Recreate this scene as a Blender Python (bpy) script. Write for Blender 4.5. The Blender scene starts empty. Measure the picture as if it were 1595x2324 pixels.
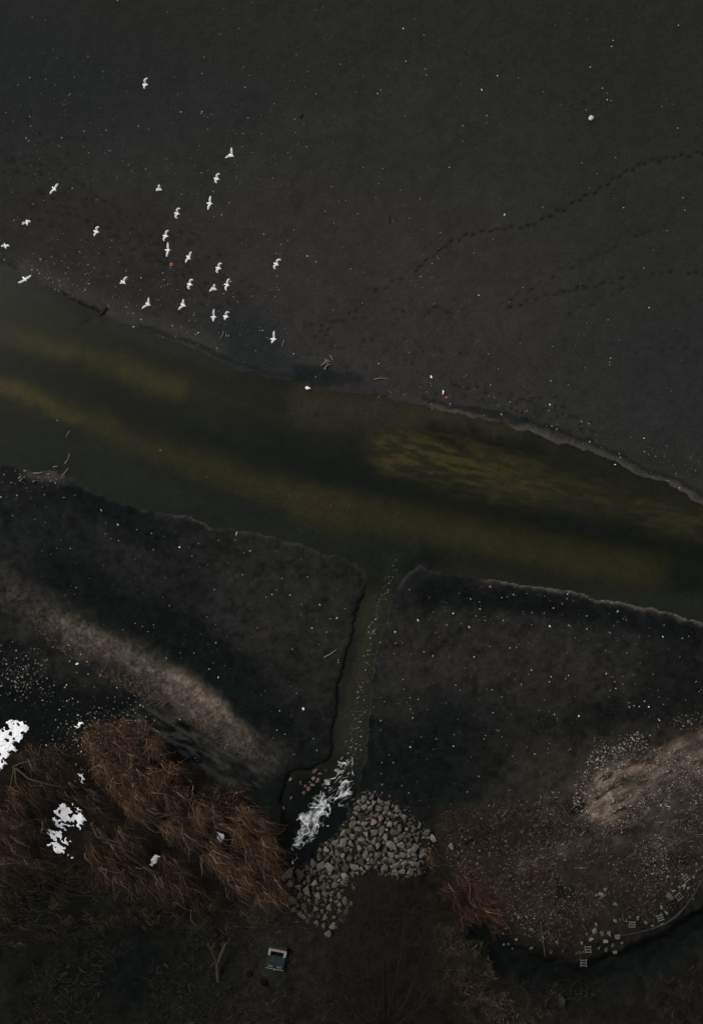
import bpy, bmesh, math, random
import numpy as np
from mathutils import Vector, Matrix

random.seed(7)
RNG = np.random.default_rng(11)
SC = bpy.context.scene
COL = SC.collection

# ------------------------------------------------------------------ camera, sky, sun, exposure
H = 60.0                    # drone height above the river surface
K = 28.0                    # survey units per metre at water level (survey sheet is 1595 x 2324 units)
cam_d = bpy.data.cameras.new("camera")
cam = bpy.data.objects.new("camera", cam_d); COL.objects.link(cam)
cam.location = (0, 0, H)
cam_d.sensor_fit = 'HORIZONTAL'; cam_d.sensor_width = 24.0
cam_d.lens = 24.0 * H / (1595 / K)
cam_d.clip_end = 5000
SC.camera = cam

SUN_EL, SUN_AZ = math.radians(40), math.radians(-48)      # azimuth from +Y towards +X
W = bpy.data.worlds.new("World"); SC.world = W; W.use_nodes = True
wn, wl = W.node_tree.nodes, W.node_tree.links
wn.clear()
sky = wn.new('ShaderNodeTexSky'); sky.sky_type = 'NISHITA'; sky.sun_disc = False
sky.sun_elevation = SUN_EL; sky.sun_rotation = SUN_AZ; sky.dust_density = 6.0; sky.air_density = 1.0
hs = wn.new('ShaderNodeHueSaturation'); hs.inputs['Saturation'].default_value = 0.32
bg = wn.new('ShaderNodeBackground'); bg.inputs['Strength'].default_value = 0.10
wo = wn.new('ShaderNodeOutputWorld')
wl.new(sky.outputs[0], hs.inputs['Color']); wl.new(hs.outputs[0], bg.inputs['Color']); wl.new(bg.outputs[0], wo.inputs[0])
sd = bpy.data.lights.new("sun", 'SUN'); sd.energy = 1.75; sd.angle = math.radians(24); sd.color = (1.0, 0.97, 0.93)
sun = bpy.data.objects.new("sun", sd); COL.objects.link(sun)
sdir = Vector((math.sin(SUN_AZ) * math.cos(SUN_EL), math.cos(SUN_AZ) * math.cos(SUN_EL), math.sin(SUN_EL)))
sun.rotation_euler = sdir.to_track_quat('Z', 'Y').to_euler()
SC.view_settings.view_transform = 'Standard'; SC.view_settings.look = 'None'
SC.view_settings.exposure = 0.0; SC.view_settings.gamma = 1.0; SC.view_settings.use_curve_mapping = False

# ------------------------------------------------------------------ helpers
def lin(c):
    c = np.asarray(c, float) / 255.0
    return np.where(c <= 0.04045, c / 12.92, ((c + 0.055) / 1.055) ** 2.4)

def sm(a, b, x):
    t = np.clip((x - a) / (b - a), 0, 1); return t * t * (3 - 2 * t)

class Noise:
    def __init__(self, seed):
        self.t = np.random.default_rng(seed).random((256, 256)).astype(np.float32)
    def __call__(self, x, y):
        xi = np.floor(x).astype(int); yi = np.floor(y).astype(int)
        fx = x - xi; fy = y - yi
        fx = fx * fx * (3 - 2 * fx); fy = fy * fy * (3 - 2 * fy)
        a = self.t[xi & 255, yi & 255]; b = self.t[(xi + 1) & 255, yi & 255]
        c = self.t[xi & 255, (yi + 1) & 255]; d = self.t[(xi + 1) & 255, (yi + 1) & 255]
        return (a * (1 - fx) + b * fx) * (1 - fy) + (c * (1 - fx) + d * fx) * fy
def fbm(x, y, seed, oct=4, gain=0.5):
    s = 0; a = 1; t = 0
    for o in range(oct):
        s = s + a * Noise(seed + o)(x * 2 ** o + 17.3 * o, y * 2 ** o + 9.1 * o); t += a; a *= gain
    return s / t            # 0..1

def inside(poly, u, v):
    r = np.zeros(u.shape, bool); n = len(poly)
    for i in range(n):
        x1, y1 = poly[i]; x2, y2 = poly[(i + 1) % n]
        if y1 == y2: continue
        c = ((y1 > v) != (y2 > v)) & (u < (x2 - x1) * (v - y1) / (y2 - y1) + x1)
        r ^= c
    return r
def pdist(pts, u, v, closed=False):
    d = np.full(u.shape, 1e9); n = len(pts)
    for i in range(n if closed else n - 1):
        x1, y1 = pts[i]; x2, y2 = pts[(i + 1) % n]
        dx, dy = x2 - x1, y2 - y1
        t = np.clip(((u - x1) * dx + (v - y1) * dy) / (dx * dx + dy * dy + 1e-9), 0, 1)
        d = np.minimum(d, (u - x1 - t * dx) ** 2 + (v - y1 - t * dy) ** 2)
    return np.sqrt(d)

def make_mesh(name, verts, faces, smooth=False):
    """verts (N,3), faces (M,k) numpy arrays with constant k"""
    me = bpy.data.meshes.new(name)
    verts = np.asarray(verts, np.float32); faces = np.asarray(faces, np.int32)
    m, k = faces.shape
    me.vertices.add(len(verts)); me.vertices.foreach_set("co", verts.ravel())
    me.loops.add(m * k); me.loops.foreach_set("vertex_index", faces.ravel())
    me.polygons.add(m)
    me.polygons.foreach_set("loop_start", np.arange(m, dtype=np.int32) * k)
    me.polygons.foreach_set("loop_total", np.full(m, k, np.int32))
    if smooth: me.polygons.foreach_set("use_smooth", np.ones(m, bool))
    me.update(calc_edges=True); me.validate()
    return me
def vcol(me, cols):
    a = me.color_attributes.new("albedo", 'FLOAT_COLOR', 'POINT')
    c = np.ones((len(me.vertices), 4), np.float32); c[:, :3] = cols
    a.data.foreach_set("color", c.ravel())
def obj(name, me, mat, parent=None):
    o = bpy.data.objects.new(name, me); COL.objects.link(o)
    if mat and not me.materials: me.materials.append(mat)
    if parent: o.parent = parent
    return o
def tag(o, label=None, cat=None, group=None, kind=None):
    if label: o["label"] = label
    if cat: o["category"] = cat
    if group: o["group"] = group
    if kind: o["kind"] = kind
    return o
def empty(name, loc, rz=0.0):
    o = bpy.data.objects.new(name, None); COL.objects.link(o)
    o.location = loc; o.rotation_euler = (0, 0, rz); o.empty_display_size = 0.3
    return o

# ------------------------------------------------------------------ materials
def mat_attr(name, rough=0.9, spec=0.1, scale=6.0, var=0.35, bump=0.3, fine=30.0, bdist=0.05, tint=None):
    m = bpy.data.materials.new(name); m.use_nodes = True
    n, l = m.node_tree.nodes, m.node_tree.links
    b = n['Principled BSDF']
    b.inputs['Roughness'].default_value = rough; b.inputs['Specular IOR Level'].default_value = spec
    if tint is None:
        at = n.new('ShaderNodeAttribute'); at.attribute_name = 'albedo'; src = at.outputs['Color']
    else:
        rgb = n.new('ShaderNodeRGB'); rgb.outputs[0].default_value = (*lin(tint), 1); src = rgb.outputs[0]
    geo = n.new('ShaderNodeNewGeometry')
    n1 = n.new('ShaderNodeTexNoise'); n1.inputs['Scale'].default_value = scale; n1.inputs['Detail'].default_value = 6; n1.inputs['Roughness'].default_value = 0.65
    l.new(geo.outputs['Position'], n1.inputs['Vector'])
    mr = n.new('ShaderNodeMapRange'); mr.inputs['From Min'].default_value = 0.3; mr.inputs['From Max'].default_value = 0.7
    mr.inputs['To Min'].default_value = 1 - var; mr.inputs['To Max'].default_value = 1 + var
    l.new(n1.outputs['Fac'], mr.inputs['Value'])
    mx = n.new('ShaderNodeVectorMath'); mx.operation = 'SCALE'
    l.new(src, mx.inputs[0]); l.new(mr.outputs[0], mx.inputs['Scale'])
    out = mx.outputs[0]
    l.new(out, b.inputs['Base Color'])
    if bump:
        n2 = n.new('ShaderNodeTexNoise'); n2.inputs['Scale'].default_value = fine; n2.inputs['Detail'].default_value = 4
        l.new(geo.outputs['Position'], n2.inputs['Vector'])
        bp = n.new('ShaderNodeBump'); bp.inputs['Strength'].default_value = bump; bp.inputs['Distance'].default_value = bdist
        l.new(n2.outputs['Fac'], bp.inputs['Height']); l.new(bp.outputs[0], b.inputs['Normal'])
    return m
def mat_random(name, c0, c1, rough=0.85, spec=0.15, scale=5.0, bump=0.35, var=0.22):
    """stone-like material whose tone differs from object to object"""
    m = bpy.data.materials.new(name); m.use_nodes = True
    n, l = m.node_tree.nodes, m.node_tree.links
    b = n['Principled BSDF']; b.inputs['Roughness'].default_value = rough; b.inputs['Specular IOR Level'].default_value = spec
    oi = n.new('ShaderNodeObjectInfo'); mix = n.new('ShaderNodeMix'); mix.data_type = 'RGBA'
    mix.inputs['A'].default_value = (*lin(c0), 1); mix.inputs['B'].default_value = (*lin(c1), 1)
    l.new(oi.outputs['Random'], mix.inputs['Factor'])
    tc = n.new('ShaderNodeTexCoord')
    n1 = n.new('ShaderNodeTexNoise'); n1.inputs['Scale'].default_value = scale; n1.inputs['Detail'].default_value = 5
    l.new(tc.outputs['Object'], n1.inputs['Vector'])
    mr = n.new('ShaderNodeMapRange'); mr.inputs['From Min'].default_value = 0.3; mr.inputs['From Max'].default_value = 0.7
    mr.inputs['To Min'].default_value = 1 - var; mr.inputs['To Max'].default_value = 1 + var
    l.new(n1.outputs['Fac'], mr.inputs['Value'])
    mx = n.new('ShaderNodeVectorMath'); mx.operation = 'SCALE'
    l.new(mix.outputs['Result'], mx.inputs[0]); l.new(mr.outputs[0], mx.inputs['Scale']); l.new(mx.outputs[0], b.inputs['Base Color'])
    bp = n.new('ShaderNodeBump'); bp.inputs['Strength'].default_value = bump; bp.inputs['Distance'].default_value = 0.03
    l.new(n1.outputs['Fac'], bp.inputs['Height']); l.new(bp.outputs[0], b.inputs['Normal'])
    return m

M_GROUND = mat_attr("mud and sand", 0.9, 0.06, 5.0, 0.22, 0.35, 9.0, 0.05)
M_TWIG = mat_attr("twigs", 0.8, 0.1, 3.0, 0.25, 0)
M_BIT = mat_attr("pale bits", 0.7, 0.2, 3.0, 0.2, 0)
M_BARK = mat_attr("bark", 0.9, 0.1, 8.0, 0.35, 0.5, 20.0, 0.03, tint=(56, 50, 42))
M_BARKDARK = mat_attr("dark bark", 0.9, 0.05, 8.0, 0.35, 0.4, 20.0, 0.03, tint=(31, 29, 25))
M_STONE = mat_random("riprap stone", (50, 48, 43), (98, 94, 86))
M_PINK = mat_random("reddish stone", (80, 60, 56), (104, 82, 77))
M_RUBBLE = mat_random("rubble stone", (52, 51, 48), (98, 95, 89))
M_PEBBLE = mat_random("pale pebble", (135, 133, 128), (205, 203, 197))
M_EGG = mat_attr("pale boulder", 0.7, 0.2, 4.0, 0.08, 0.3, 12, 0.02, tint=(190, 184, 177))
M_FEATHER = mat_attr("white feathers", 0.8, 0.1, 9.0, 0.08, 0)
M_BEAK = mat_attr("beak", 0.5, 0.3, 9.0, 0.1, 0, tint=(120, 84, 40))
M_SNOW = mat_attr("snow", 0.8, 0.1, 3.0, 0.04, 0.15, 8.0, 0.03, tint=(238, 239, 242))
M_FOAM = mat_attr("foam", 0.8, 0.1, 8.0, 0.12, 0.25, 18.0, 0.03)
_n = M_FOAM.node_tree.nodes; _a = _n.new('ShaderNodeAttribute'); _a.attribute_name = 'cover'
M_FOAM.node_tree.links.new(_a.outputs['Fac'], _n['Principled BSDF'].inputs['Alpha'])
M_WOOD = mat_attr("driftwood", 0.85, 0.1, 14.0, 0.25, 0.3, 30, 0.01, tint=(112, 107, 98))
M_DARKWOOD = mat_attr("wet dark wood", 0.8, 0.15, 14.0, 0.3, 0.3, 30, 0.01, tint=(26, 24, 22))
M_CONC = mat_attr("concrete", 0.9, 0.1, 7.0, 0.25, 0.35, 25, 0.01, tint=(118, 114, 108))
M_BLOCK = mat_attr("weathered concrete block", 0.9, 0.1, 7.0, 0.2, 0.3, 25, 0.01, tint=(84, 83, 78))
M_STEEL = mat_attr("dark painted steel", 0.5, 0.3, 5.0, 0.25, 0.1, 20, 0.01, tint=(22, 34, 37))
M_BAR = mat_attr("galvanised bar", 0.5, 0.3, 5.0, 0.15, 0, tint=(112, 128, 128))
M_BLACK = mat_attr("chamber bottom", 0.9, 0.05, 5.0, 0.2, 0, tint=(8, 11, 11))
M_EDGE = mat_attr("edging stone", 0.9, 0.1, 4.0, 0.5, 0.4, 12, 0.02, tint=(38, 40, 38))
M_PINKBIT = mat_attr("pink plastic", 0.6, 0.3, 4.0, 0.1, 0, tint=(170, 84, 84))
M_ORANGE = mat_attr("orange plastic", 0.6, 0.3, 4.0, 0.1, 0, tint=(196, 120, 84))
M_WHITE = mat_attr("white plastic", 0.6, 0.3, 4.0, 0.06, 0, tint=(222, 222, 220))
M_SHRUB = mat_attr("dark shrub", 0.9, 0.05, 4.0, 0.3, 0, tint=(14, 18, 16))

# water: a thin clear, slightly tinted surface over the modelled bed
M_WATER = bpy.data.materials.new("river water"); M_WATER.use_nodes = True
n, l = M_WATER.node_tree.nodes, M_WATER.node_tree.links
n.clear()
o_ = n.new('ShaderNodeOutputMaterial'); tr = n.new('ShaderNodeBsdfTransparent'); gl = n.new('ShaderNodeBsdfGlossy'); mxs = n.new('ShaderNodeMixShader')
fr = n.new('ShaderNodeFresnel'); fr.inputs['IOR'].default_value = 1.33
tr.inputs['Color'].default_value = (0.80, 0.84, 0.78, 1); gl.inputs['Roughness'].default_value = 0.08
geo = n.new('ShaderNodeNewGeometry'); nz = n.new('ShaderNodeTexNoise'); nz.inputs['Scale'].default_value = 2.2; nz.inputs['Detail'].default_value = 5
bp = n.new('ShaderNodeBump'); bp.inputs['Strength'].default_value = 0.05; bp.inputs['Distance'].default_value = 0.03
l.new(geo.outputs['Position'], nz.inputs['Vector']); l.new(nz.outputs['Fac'], bp.inputs['Height'])
l.new(bp.outputs[0], gl.inputs['Normal']); l.new(bp.outputs[0], fr.inputs['Normal'])
l.new(fr.outputs[0], mxs.inputs[0]); l.new(tr.outputs[0], mxs.inputs[1]); l.new(gl.outputs[0], mxs.inputs[2]); l.new(mxs.outputs[0], o_.inputs[0])

# ------------------------------------------------------------------ survey of the shore (u right, v down)
NORTH = [(-5000, -900), (-500, 300), (-150, 505), (0, 592), (60, 628), (130, 662), (180, 690), (228, 716), (300, 742), (400, 777), (480, 812), (560, 842),
         (640, 864), (690, 862), (720, 880), (790, 892), (870, 898), (960, 922), (1060, 947), (1130, 958), (1190, 978), (1260, 1003),
         (1330, 1024), (1400, 1050), (1460, 1078), (1520, 1098), (1560, 1124), (1595, 1147), (1750, 1250), (2200, 1500), (5000, 2600)]
SOUTH = [(5000, 2960), (2200, 1740), (1750, 1480), (1595, 1418), (1540, 1398), (1480, 1383), (1400, 1368), (1330, 1352), (1260, 1338), (1200, 1328),
         (1130, 1322), (1050, 1310), (990, 1292), (955, 1288), (925, 1305), (895, 1340), (879, 1400), (863, 1460), (852, 1520), (842, 1580),
         (836, 1640), (829, 1700), (818, 1765), (806, 1815), (790, 1862), (742, 1908), (702, 1952), (672, 1966), (655, 1955), (644, 1920), (640, 1860),
         (642, 1795), (655, 1752), (700, 1742), (745, 1726), (758, 1700), (757, 1650), (764, 1600), (774, 1540), (784, 1490), (800, 1430),
         (813, 1380), (824, 1345), (834, 1315), (825, 1287), (790, 1267), (720, 1250), (640, 1222), (560, 1205), (480, 1192), (420, 1172), (330, 1157),
         (240, 1130), (175, 1100), (155, 1080), (120, 1072), (80, 1068), (30, 1055), (0, 1048), (-500, 800), (-5000, -350)]
RIVER = NORTH + SOUTH
ARC = [(1110, 2085), (1150, 2128), (1200, 2152), (1260, 2166), (1320, 2186), (1360, 2166), (1410, 2140), (1440, 2124), (1500, 2108), (1550, 2070), (1595, 2028), (1680, 1960)]

# ------------------------------------------------------------------ the ground: one sheet, fine where the drone looks
G = 0.10
X0, X1, Y0, Y1 = -32.0, 32.0, -46.0, 46.0
fx = np.arange(X0, X1 + G / 2, G); fy = np.arange(Y0, Y1 + G / 2, G)
far = np.array([0.6, 2, 5, 10, 20, 40, 80, 160, 320, 600])
xs = np.concatenate([X0 - far[::-1], fx, X1 + far]); ys = np.concatenate([Y0 - far[::-1], fy, Y1 + far])
XX, YY = np.meshgrid(xs, ys, indexing='ij')
UU = 797.5 + K * XX; VV = 1162 - K * YY
# ragged shoreline
wu = (fbm(XX * 0.9, YY * 0.9, 21, 4) - 0.5) * 22; wv = (fbm(XX * 0.9, YY * 0.9, 31, 4) - 0.5) * 22
Uw, Vw = UU + wu, VV + wv
dist = pdist(RIVER, Uw, Vw, True) / K
wet = inside(RIVER, Uw, Vw)
chan = sm(1310, 1360, VV) * sm(560, 640, UU) * (1 - sm(940, 1000, UU))        # by the side stream
n_lo = fbm(XX * 0.12, YY * 0.12, 41, 4); n_md = fbm(XX * 0.6, YY * 0.6, 51, 4); n_hi = fbm(XX * 2.5, YY * 2.5, 61, 3)
scarp = 0.20 * (1 - np.exp(-dist / 0.10)) * chan
northside = VV < (820 + 0.30 * UU)
land = 0.025 + 0.10 * (1 - np.exp(-dist / (0.9))) + 0.005 * np.minimum(dist, 30) + (n_md - 0.5) * 0.07 * np.clip(dist, 0, 1) + (n_hi - 0.5) * 0.025 + scarp
rise = sm(1650, 2250, VV) * 1.0 * sm(0.2, 4.0, dist)
land = land + rise + (n_md - 0.5) * 0.35 * rise
# mud bank step on the north shore (a low cut edge between (140,665) and (500,812))
DITCH = [(1100, 2110), (1150, 2162), (1230, 2196), (1320, 2210), (1410, 2178), (1500, 2146), (1600, 2080), (1700, 2010)]
dd = pdist(DITCH, Uw, Vw)
land = land - 0.75 * (1 - sm(14, 48, dd))
land = np.maximum(land, 0.03)
bed = -0.03 - np.minimum(0.55, 0.22 * dist) + (n_md - 0.5) * 0.10 * np.clip(dist, 0, 1)
ZZ = np.where(wet, np.minimum(bed, -0.02), land)

# footprints pressed in the sand
FOOT = np.zeros_like(XX)
def footprint(u, v, ang, strength=1.0, L=0.22, Wd=0.12):
    x = (u - 797.5) / K; y = (1162 - v) / K
    i0 = np.searchsorted(xs, x - 0.5); i1 = np.searchsorted(xs, x + 0.5); j0 = np.searchsorted(ys, y - 0.5); j1 = np.searchsorted(ys, y + 0.5)
    if i1 - i0 < 3 or j1 - j0 < 3 or x < X0 or x > X1: return
    a = XX[i0:i1, j0:j1] - x; b = YY[i0:i1, j0:j1] - y
    ca, sa = math.cos(ang), math.sin(ang)
    p = (a * ca + b * sa) / L; q = (-a * sa + b * ca) / Wd
    m = np.exp(-(p * p + q * q)) * strength
    FOOT[i0:i1, j0:j1] = np.maximum(FOOT[i0:i1, j0:j1], m)
def trail(pts, s=1.0, step=20.0, skip=0.06, jit=4.0, lo=0.5):
    rr = random.Random(hash(tuple(pts[0])) & 1023)
    side = 1
    for (a, b) in zip(pts[:-1], pts[1:]):
        L = math.hypot(b[0] - a[0], b[1] - a[1]); k = max(1, int(L / step))
        ang = math.atan2(-(b[1] - a[1]), b[0] - a[0])
        for i in range(k):
            if rr.random() < skip: continue
            t = (i + rr.random() * 0.3) / k; side = -side
            nx, ny = -(b[1] - a[1]) / L, (b[0] - a[0]) / L
            footprint(a[0] + t * (b[0] - a[0]) + nx * side * 2.2 + rr.gauss(0, jit * 0.4), a[1] + t * (b[1] - a[1]) + ny * side * 2.2 + rr.gauss(0, jit * 0.4), ang + rr.gauss(0, 0.15), s * rr.uniform(lo, 1.0))
trail([(1640, 335), (1595, 349), (1530, 360), (1465, 370), (1405, 400), (1335, 445), (1280, 475), (1200, 515), (1130, 520), (1060, 535), (1010, 560), (945, 610)], 0.95, 16, 0.0, 3.2, 0.65)
trail([(945, 610), (880, 650), (840, 680), (780, 725), (700, 770)], 0.7, 18, 0.05, 4, 0.5)
trail([(1500, 515), (1440, 540), (1380, 570), (1300, 602), (1230, 640), (1180, 667), (1120, 700)], 0.75, 20)
trail([(1600, 622), (1520, 620), (1440, 628), (1390, 640), (1330, 652), (1260, 667)], 0.85, 20)
trail([(1330, 652), (1260, 667), (1200, 684), (1138, 707)], 0.85, 17, 0.0, 3.5, 0.6)
trail([(1440, 650), (1390, 667), (1320, 700), (1270, 717)], 0.7, 22)
trail([(1015, 706), (950, 705), (900, 706), (850, 715), (780, 727), (690, 745)], 0.7, 20)
trail([(1560, 788), (1450, 800), (1330, 808)], 0.45, 24)
trail([(1030, 880), (1080, 882), (1130, 890), (1180, 904), (1250, 905), (1300, 915)], 0.85, 22)
trail([(1150, 915), (1230, 925), (1300, 950), (1340, 990)], 0.6, 20, 0.2, 10)
trail([(0, 340), (100, 440), (160, 482), (270, 540), (380, 600), (430, 640), (520, 700)], 0.8, 20, 0.1, 8)
trail([(60, 270), (150, 370), (240, 480), (330, 545), (420, 620), (500, 660)], 0.6, 20, 0.25, 14)
trail([(0, 400), (90, 480), (180, 520), (300, 560), (400, 640)], 0.5, 22, 0.3, 20)
rr = random.Random(5)
for i in range(130):
    t = rr.random(); footprint(60 + 470 * t + rr.gauss(0, 45), 380 + 300 * t + rr.gauss(0, 55), rr.uniform(-0.9, -0.3), rr.uniform(0.25, 0.6))
for i in range(110):
    footprint(rr.uniform(660, 1100), rr.gauss(800, 55), rr.uniform(-3, 3), rr.uniform(0.2, 0.55), 0.13)
for i in range(70):
    t = rr.random(); footprint(1000 + 340 * t + rr.gauss(0, 20), 890 + 80 * t + rr.gauss(0, 22), rr.uniform(-0.6, 0.4), rr.uniform(0.4, 0.8), 0.13)
for i in range(60):
    footprint(rr.uniform(300, 620), rr.uniform(1200, 1420), rr.uniform(-3, 3), rr.uniform(0.2, 0.45), 0.14)
FOOT = np.where(wet, 0, FOOT)
ZZ = ZZ - 0.06 * FOOT

# ---- ground colours (wet mud, silt, algae, dry grass litter, painted ditch and bank shade)
U = 797.5 + K * XX * H / (H - ZZ); V = 1162 - K * YY * H / (H - ZZ)
q1 = fbm(XX * 0.25, YY * 0.25, 71, 5) - 0.5; q2 = fbm(XX * 0.25, YY * 0.25, 81, 5) - 0.5
q3 = fbm(XX * 1.4, YY * 1.4, 91, 4) - 0.5; q4 = fbm(XX * 1.4, YY * 1.4, 101, 4) - 0.5
Uq, Vq = U + q1 * 90 + q3 * 26, V + q2 * 90 + q4 * 26          # patchy borders
Us, Vs = U + q3 * 16, V + q4 * 16
C = np.empty(XX.shape + (3,)); C[:] = lin((40, 40, 39))
def blend(mask, col):
    global C
    C = C + mask[..., None] * (lin(col) - C)
def blob(u, v, ru, rv, deg, col, w=1.0, soft=0.5, warp=True, where=None):
    a = math.radians(deg); x = (Uq if warp else Us) - u; y = (Vq if warp else Vs) - v
    p = (x * math.cos(a) + y * math.sin(a)) / ru; q = (-x * math.sin(a) + y * math.cos(a)) / rv
    m = w * (1 - sm(1 - soft, 1 + soft, np.sqrt(p * p + q * q)))
    if where is not None: m = m * where
    blend(m, col)
def band(pts, half, col, w=1.0, soft=0.6, warp=True, where=None):
    d = pdist(pts, Uq if warp else Us, Vq if warp else Vs) / half
    m = w * (1 - sm(1 - soft, 1 + soft, d))
    if where is not None: m = m * where
    blend(m, col)
dryland = (~wet).astype(float); wetf = wet.astype(float)
north = northside.astype(float) * dryland; south = (1 - northside.astype(float)) * dryland
# north beach
blob(0, 0, 520, 330, 25, (27, 31, 31), 0.75, 0.9)
blob(1595, 60, 420, 300, 0, (34, 35, 34), 0.7, 0.9)
blob(800, 0, 700, 120, 0, (35, 35, 32), 0.6, 0.8)
blob(880, 700, 620, 240, 15, (47, 45, 45), 0.8, 0.8)
blob(1560, 850, 260, 220, 10, (37, 38, 38), 0.7, 0.8)
blob(230, 610, 260, 130, 35, (41, 38, 35), 0.6, 0.8)
blob(560, 800, 130, 60, 25, (34, 38, 39), 0.8, 0.6, where=north)
# shore margins of the north beach
band([(60, 612), (180, 670), (300, 722), (400, 757), (480, 792)], 24, (54, 51, 48), 0.75, 0.8, False, north)
nb = np.exp(-(dist / 0.42) ** 2) * north
blend(nb * sm(880, 1050, U) * 0.95, (66, 62, 59))
band([(960, 905), (1060, 928), (1130, 938), (1190, 952), (1250, 972), (1330, 1000), (1400, 1030), (1460, 1062), (1540, 1090), (1595, 1125)], 5, (26, 26, 26), 0.75, 0.9, False, north)
band([(140, 664), (180, 685), (230, 711)], 5, (17, 18, 17), 0.9, 0.8, False)
band([(240, 700), (228, 714)], 5, (17, 18, 17), 0.9, 0.8, False)
band([(320, 742), (430, 775), (520, 818), (620, 852), (680, 858)], 5, (27, 29, 30), 0.8, 0.9, False)
blob(740, 840, 62, 26, 12, (24, 27, 28), 1.0, 0.6, where=north); blob(780, 860, 52, 20, 10, (27, 30, 31), 0.8, 0.6, where=north)
blob(1200, 950, 40, 10, 10, (25, 27, 27), 0.8, 0.7, where=north); blob(1120, 940, 40, 8, 12, (27, 28, 28), 0.8, 0.7, where=north)
# south bank mud
blend(south, (22, 24, 23))
blend(south * sm(0.42, 0.62, n_lo) * 0.6, (31, 31, 30))
blob(600, 1400, 190, 260, 10, (33, 32, 31), 0.7, 0.8, where=south)
blob(470, 1370, 110, 70, 10, (38, 37, 37), 0.7, 0.8, where=south)
blob(1150, 1520, 330, 110, 5, (39, 37, 35), 0.9, 0.8, where=south)
blob(1300, 1590, 200, 80, 10, (36, 34, 32), 0.8, 0.8, where=south)
blob(240, 1140, 180, 42, 22, (12, 17, 17), 0.95, 0.6, where=south)
blob(60, 1215, 200, 90, 25, (24, 26, 26), 0.7, 0.8, where=south)
band([(150, 1310), (300, 1400), (420, 1460), (540, 1560), (620, 1680), (640, 1800)], 62, (13, 17, 17), 1.0, 0.8, True, south)
blob(430, 1330, 110, 60, 40, (18, 21, 21), 0.7, 0.8, where=south)
band([(960, 1345), (1100, 1358), (1250, 1375), (1400, 1400), (1600, 1450)], 26, (14, 17, 17), 0.95, 0.8, False, south)
blob(1560, 1560, 90, 120, 0, (18, 20, 19), 0.85, 0.8, where=south)
blob(1050, 1720, 270, 130, -12, (16, 19, 19), 1.0, 0.7, where=south)
blob(900, 1790, 150, 90, 0, (14, 18, 18), 0.8, 0.8, where=south)
band([(1250, 1690), (1370, 1630), (1480, 1610)], 34, (15, 18, 17), 0.8, 0.9, True, south)
# tan strip of dry litter on the left
TAN = [(-60, 1316), (0, 1346), (130, 1415), (270, 1478), (400, 1558), (480, 1618), (550, 1676), (610, 1722)]
band(TAN, 33, (46, 43, 40), 0.8, 0.9, True, south)
band(TAN[2:7], 22, (74, 66, 60), 0.9, 0.9, False, south)
band(TAN[4:6], 29, (104, 92, 83), 0.85, 0.95, False, south)
# dark leaf-strewn hollow on the left
hollow = [(-80, 1425), (60, 1450), (170, 1520), (290, 1570), (400, 1625), (470, 1700), (480, 1790), (380, 1820), (200, 1800), (-80, 1800)]
blend((inside(hollow, Uq, Vq) * south) * 0.95, (11, 14, 14))
blob(160, 1515, 100, 30, 25, (29, 29, 27), 0.9, 0.8, where=south)
band([(330, 1630), (420, 1650), (500, 1700), (560, 1730)], 24, (38, 38, 37), 0.55, 0.9, True, south * sm(0.45, 0.6, n_md))
# lower part
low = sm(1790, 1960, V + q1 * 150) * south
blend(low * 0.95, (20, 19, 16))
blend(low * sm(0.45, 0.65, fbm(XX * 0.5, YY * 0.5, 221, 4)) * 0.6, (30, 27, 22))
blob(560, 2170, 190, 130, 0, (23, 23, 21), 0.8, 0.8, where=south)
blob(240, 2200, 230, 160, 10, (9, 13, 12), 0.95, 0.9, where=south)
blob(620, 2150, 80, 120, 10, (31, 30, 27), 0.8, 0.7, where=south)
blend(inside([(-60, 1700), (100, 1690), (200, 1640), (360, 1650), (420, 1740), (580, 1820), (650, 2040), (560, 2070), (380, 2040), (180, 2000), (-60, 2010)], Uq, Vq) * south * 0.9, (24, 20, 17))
# slope on the right
slope = [(960, 1850), (1100, 1780), (1250, 1770), (1340, 1680), (1480, 1640), (1800, 1560), (1800, 1930), (1595, 2010), (1500, 2085), (1400, 2118), (1320, 2165), (1200, 2145), (1120, 2080), (1020, 1990), (960, 1930)]
sl = inside(slope, Uq, Vq) * sm(0, 70, pdist(slope, Uq, Vq, True))
blend(sl * south * 0.95, (35, 31, 27))
blob(1190, 1990, 120, 110, 20, (40, 32, 27), 0.75, 0.8, where=south)
blob(1150, 1880, 190, 50, -20, (24, 22, 20), 0.7, 0.8, where=south)
blob(1450, 1850, 270, 100, 22, (52, 46, 40), 0.85, 0.9, where=south)
band([(1180, 1960), (1330, 1925), (1480, 1890), (1620, 1850)], 26, (56, 49, 43), 0.7, 0.95, True, south)
PALE = [(1285, 1862), (1310, 1800), (1350, 1740), (1420, 1715), (1500, 1690), (1640, 1620), (1640, 1770), (1540, 1790), (1460, 1838), (1380, 1880), (1310, 1890)]
cr, sr = math.cos(math.radians(29)), math.sin(math.radians(29))
al2, ac2 = XX * cr + YY * sr, -XX * sr + YY * cr
rip = fbm(al2 * 0.45, ac2 * 1.9, 201, 4); rip2 = fbm(al2 * 0.8, ac2 * 3.4, 211, 4)
pm = inside(PALE, Us + q1 * 40, Vs + q2 * 40) * sm(0, 34, pdist(PALE, Us + q1 * 40, Vs + q2 * 40, True)) * south
blend(pm * (0.3 + 0.7 * sm(0.36, 0.62, rip)) * (1 - 0.35 * sm(1500, 1600, U)), (108, 95, 84))
blend(pm * sm(0.52, 0.66, 1 - rip2) * (1 - sm(1500, 1600, U)) * 0.95, (28, 25, 23))
blob(1520, 1800, 90, 60, -20, (55, 48, 44), 0.6, 0.8, where=south)
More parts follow.
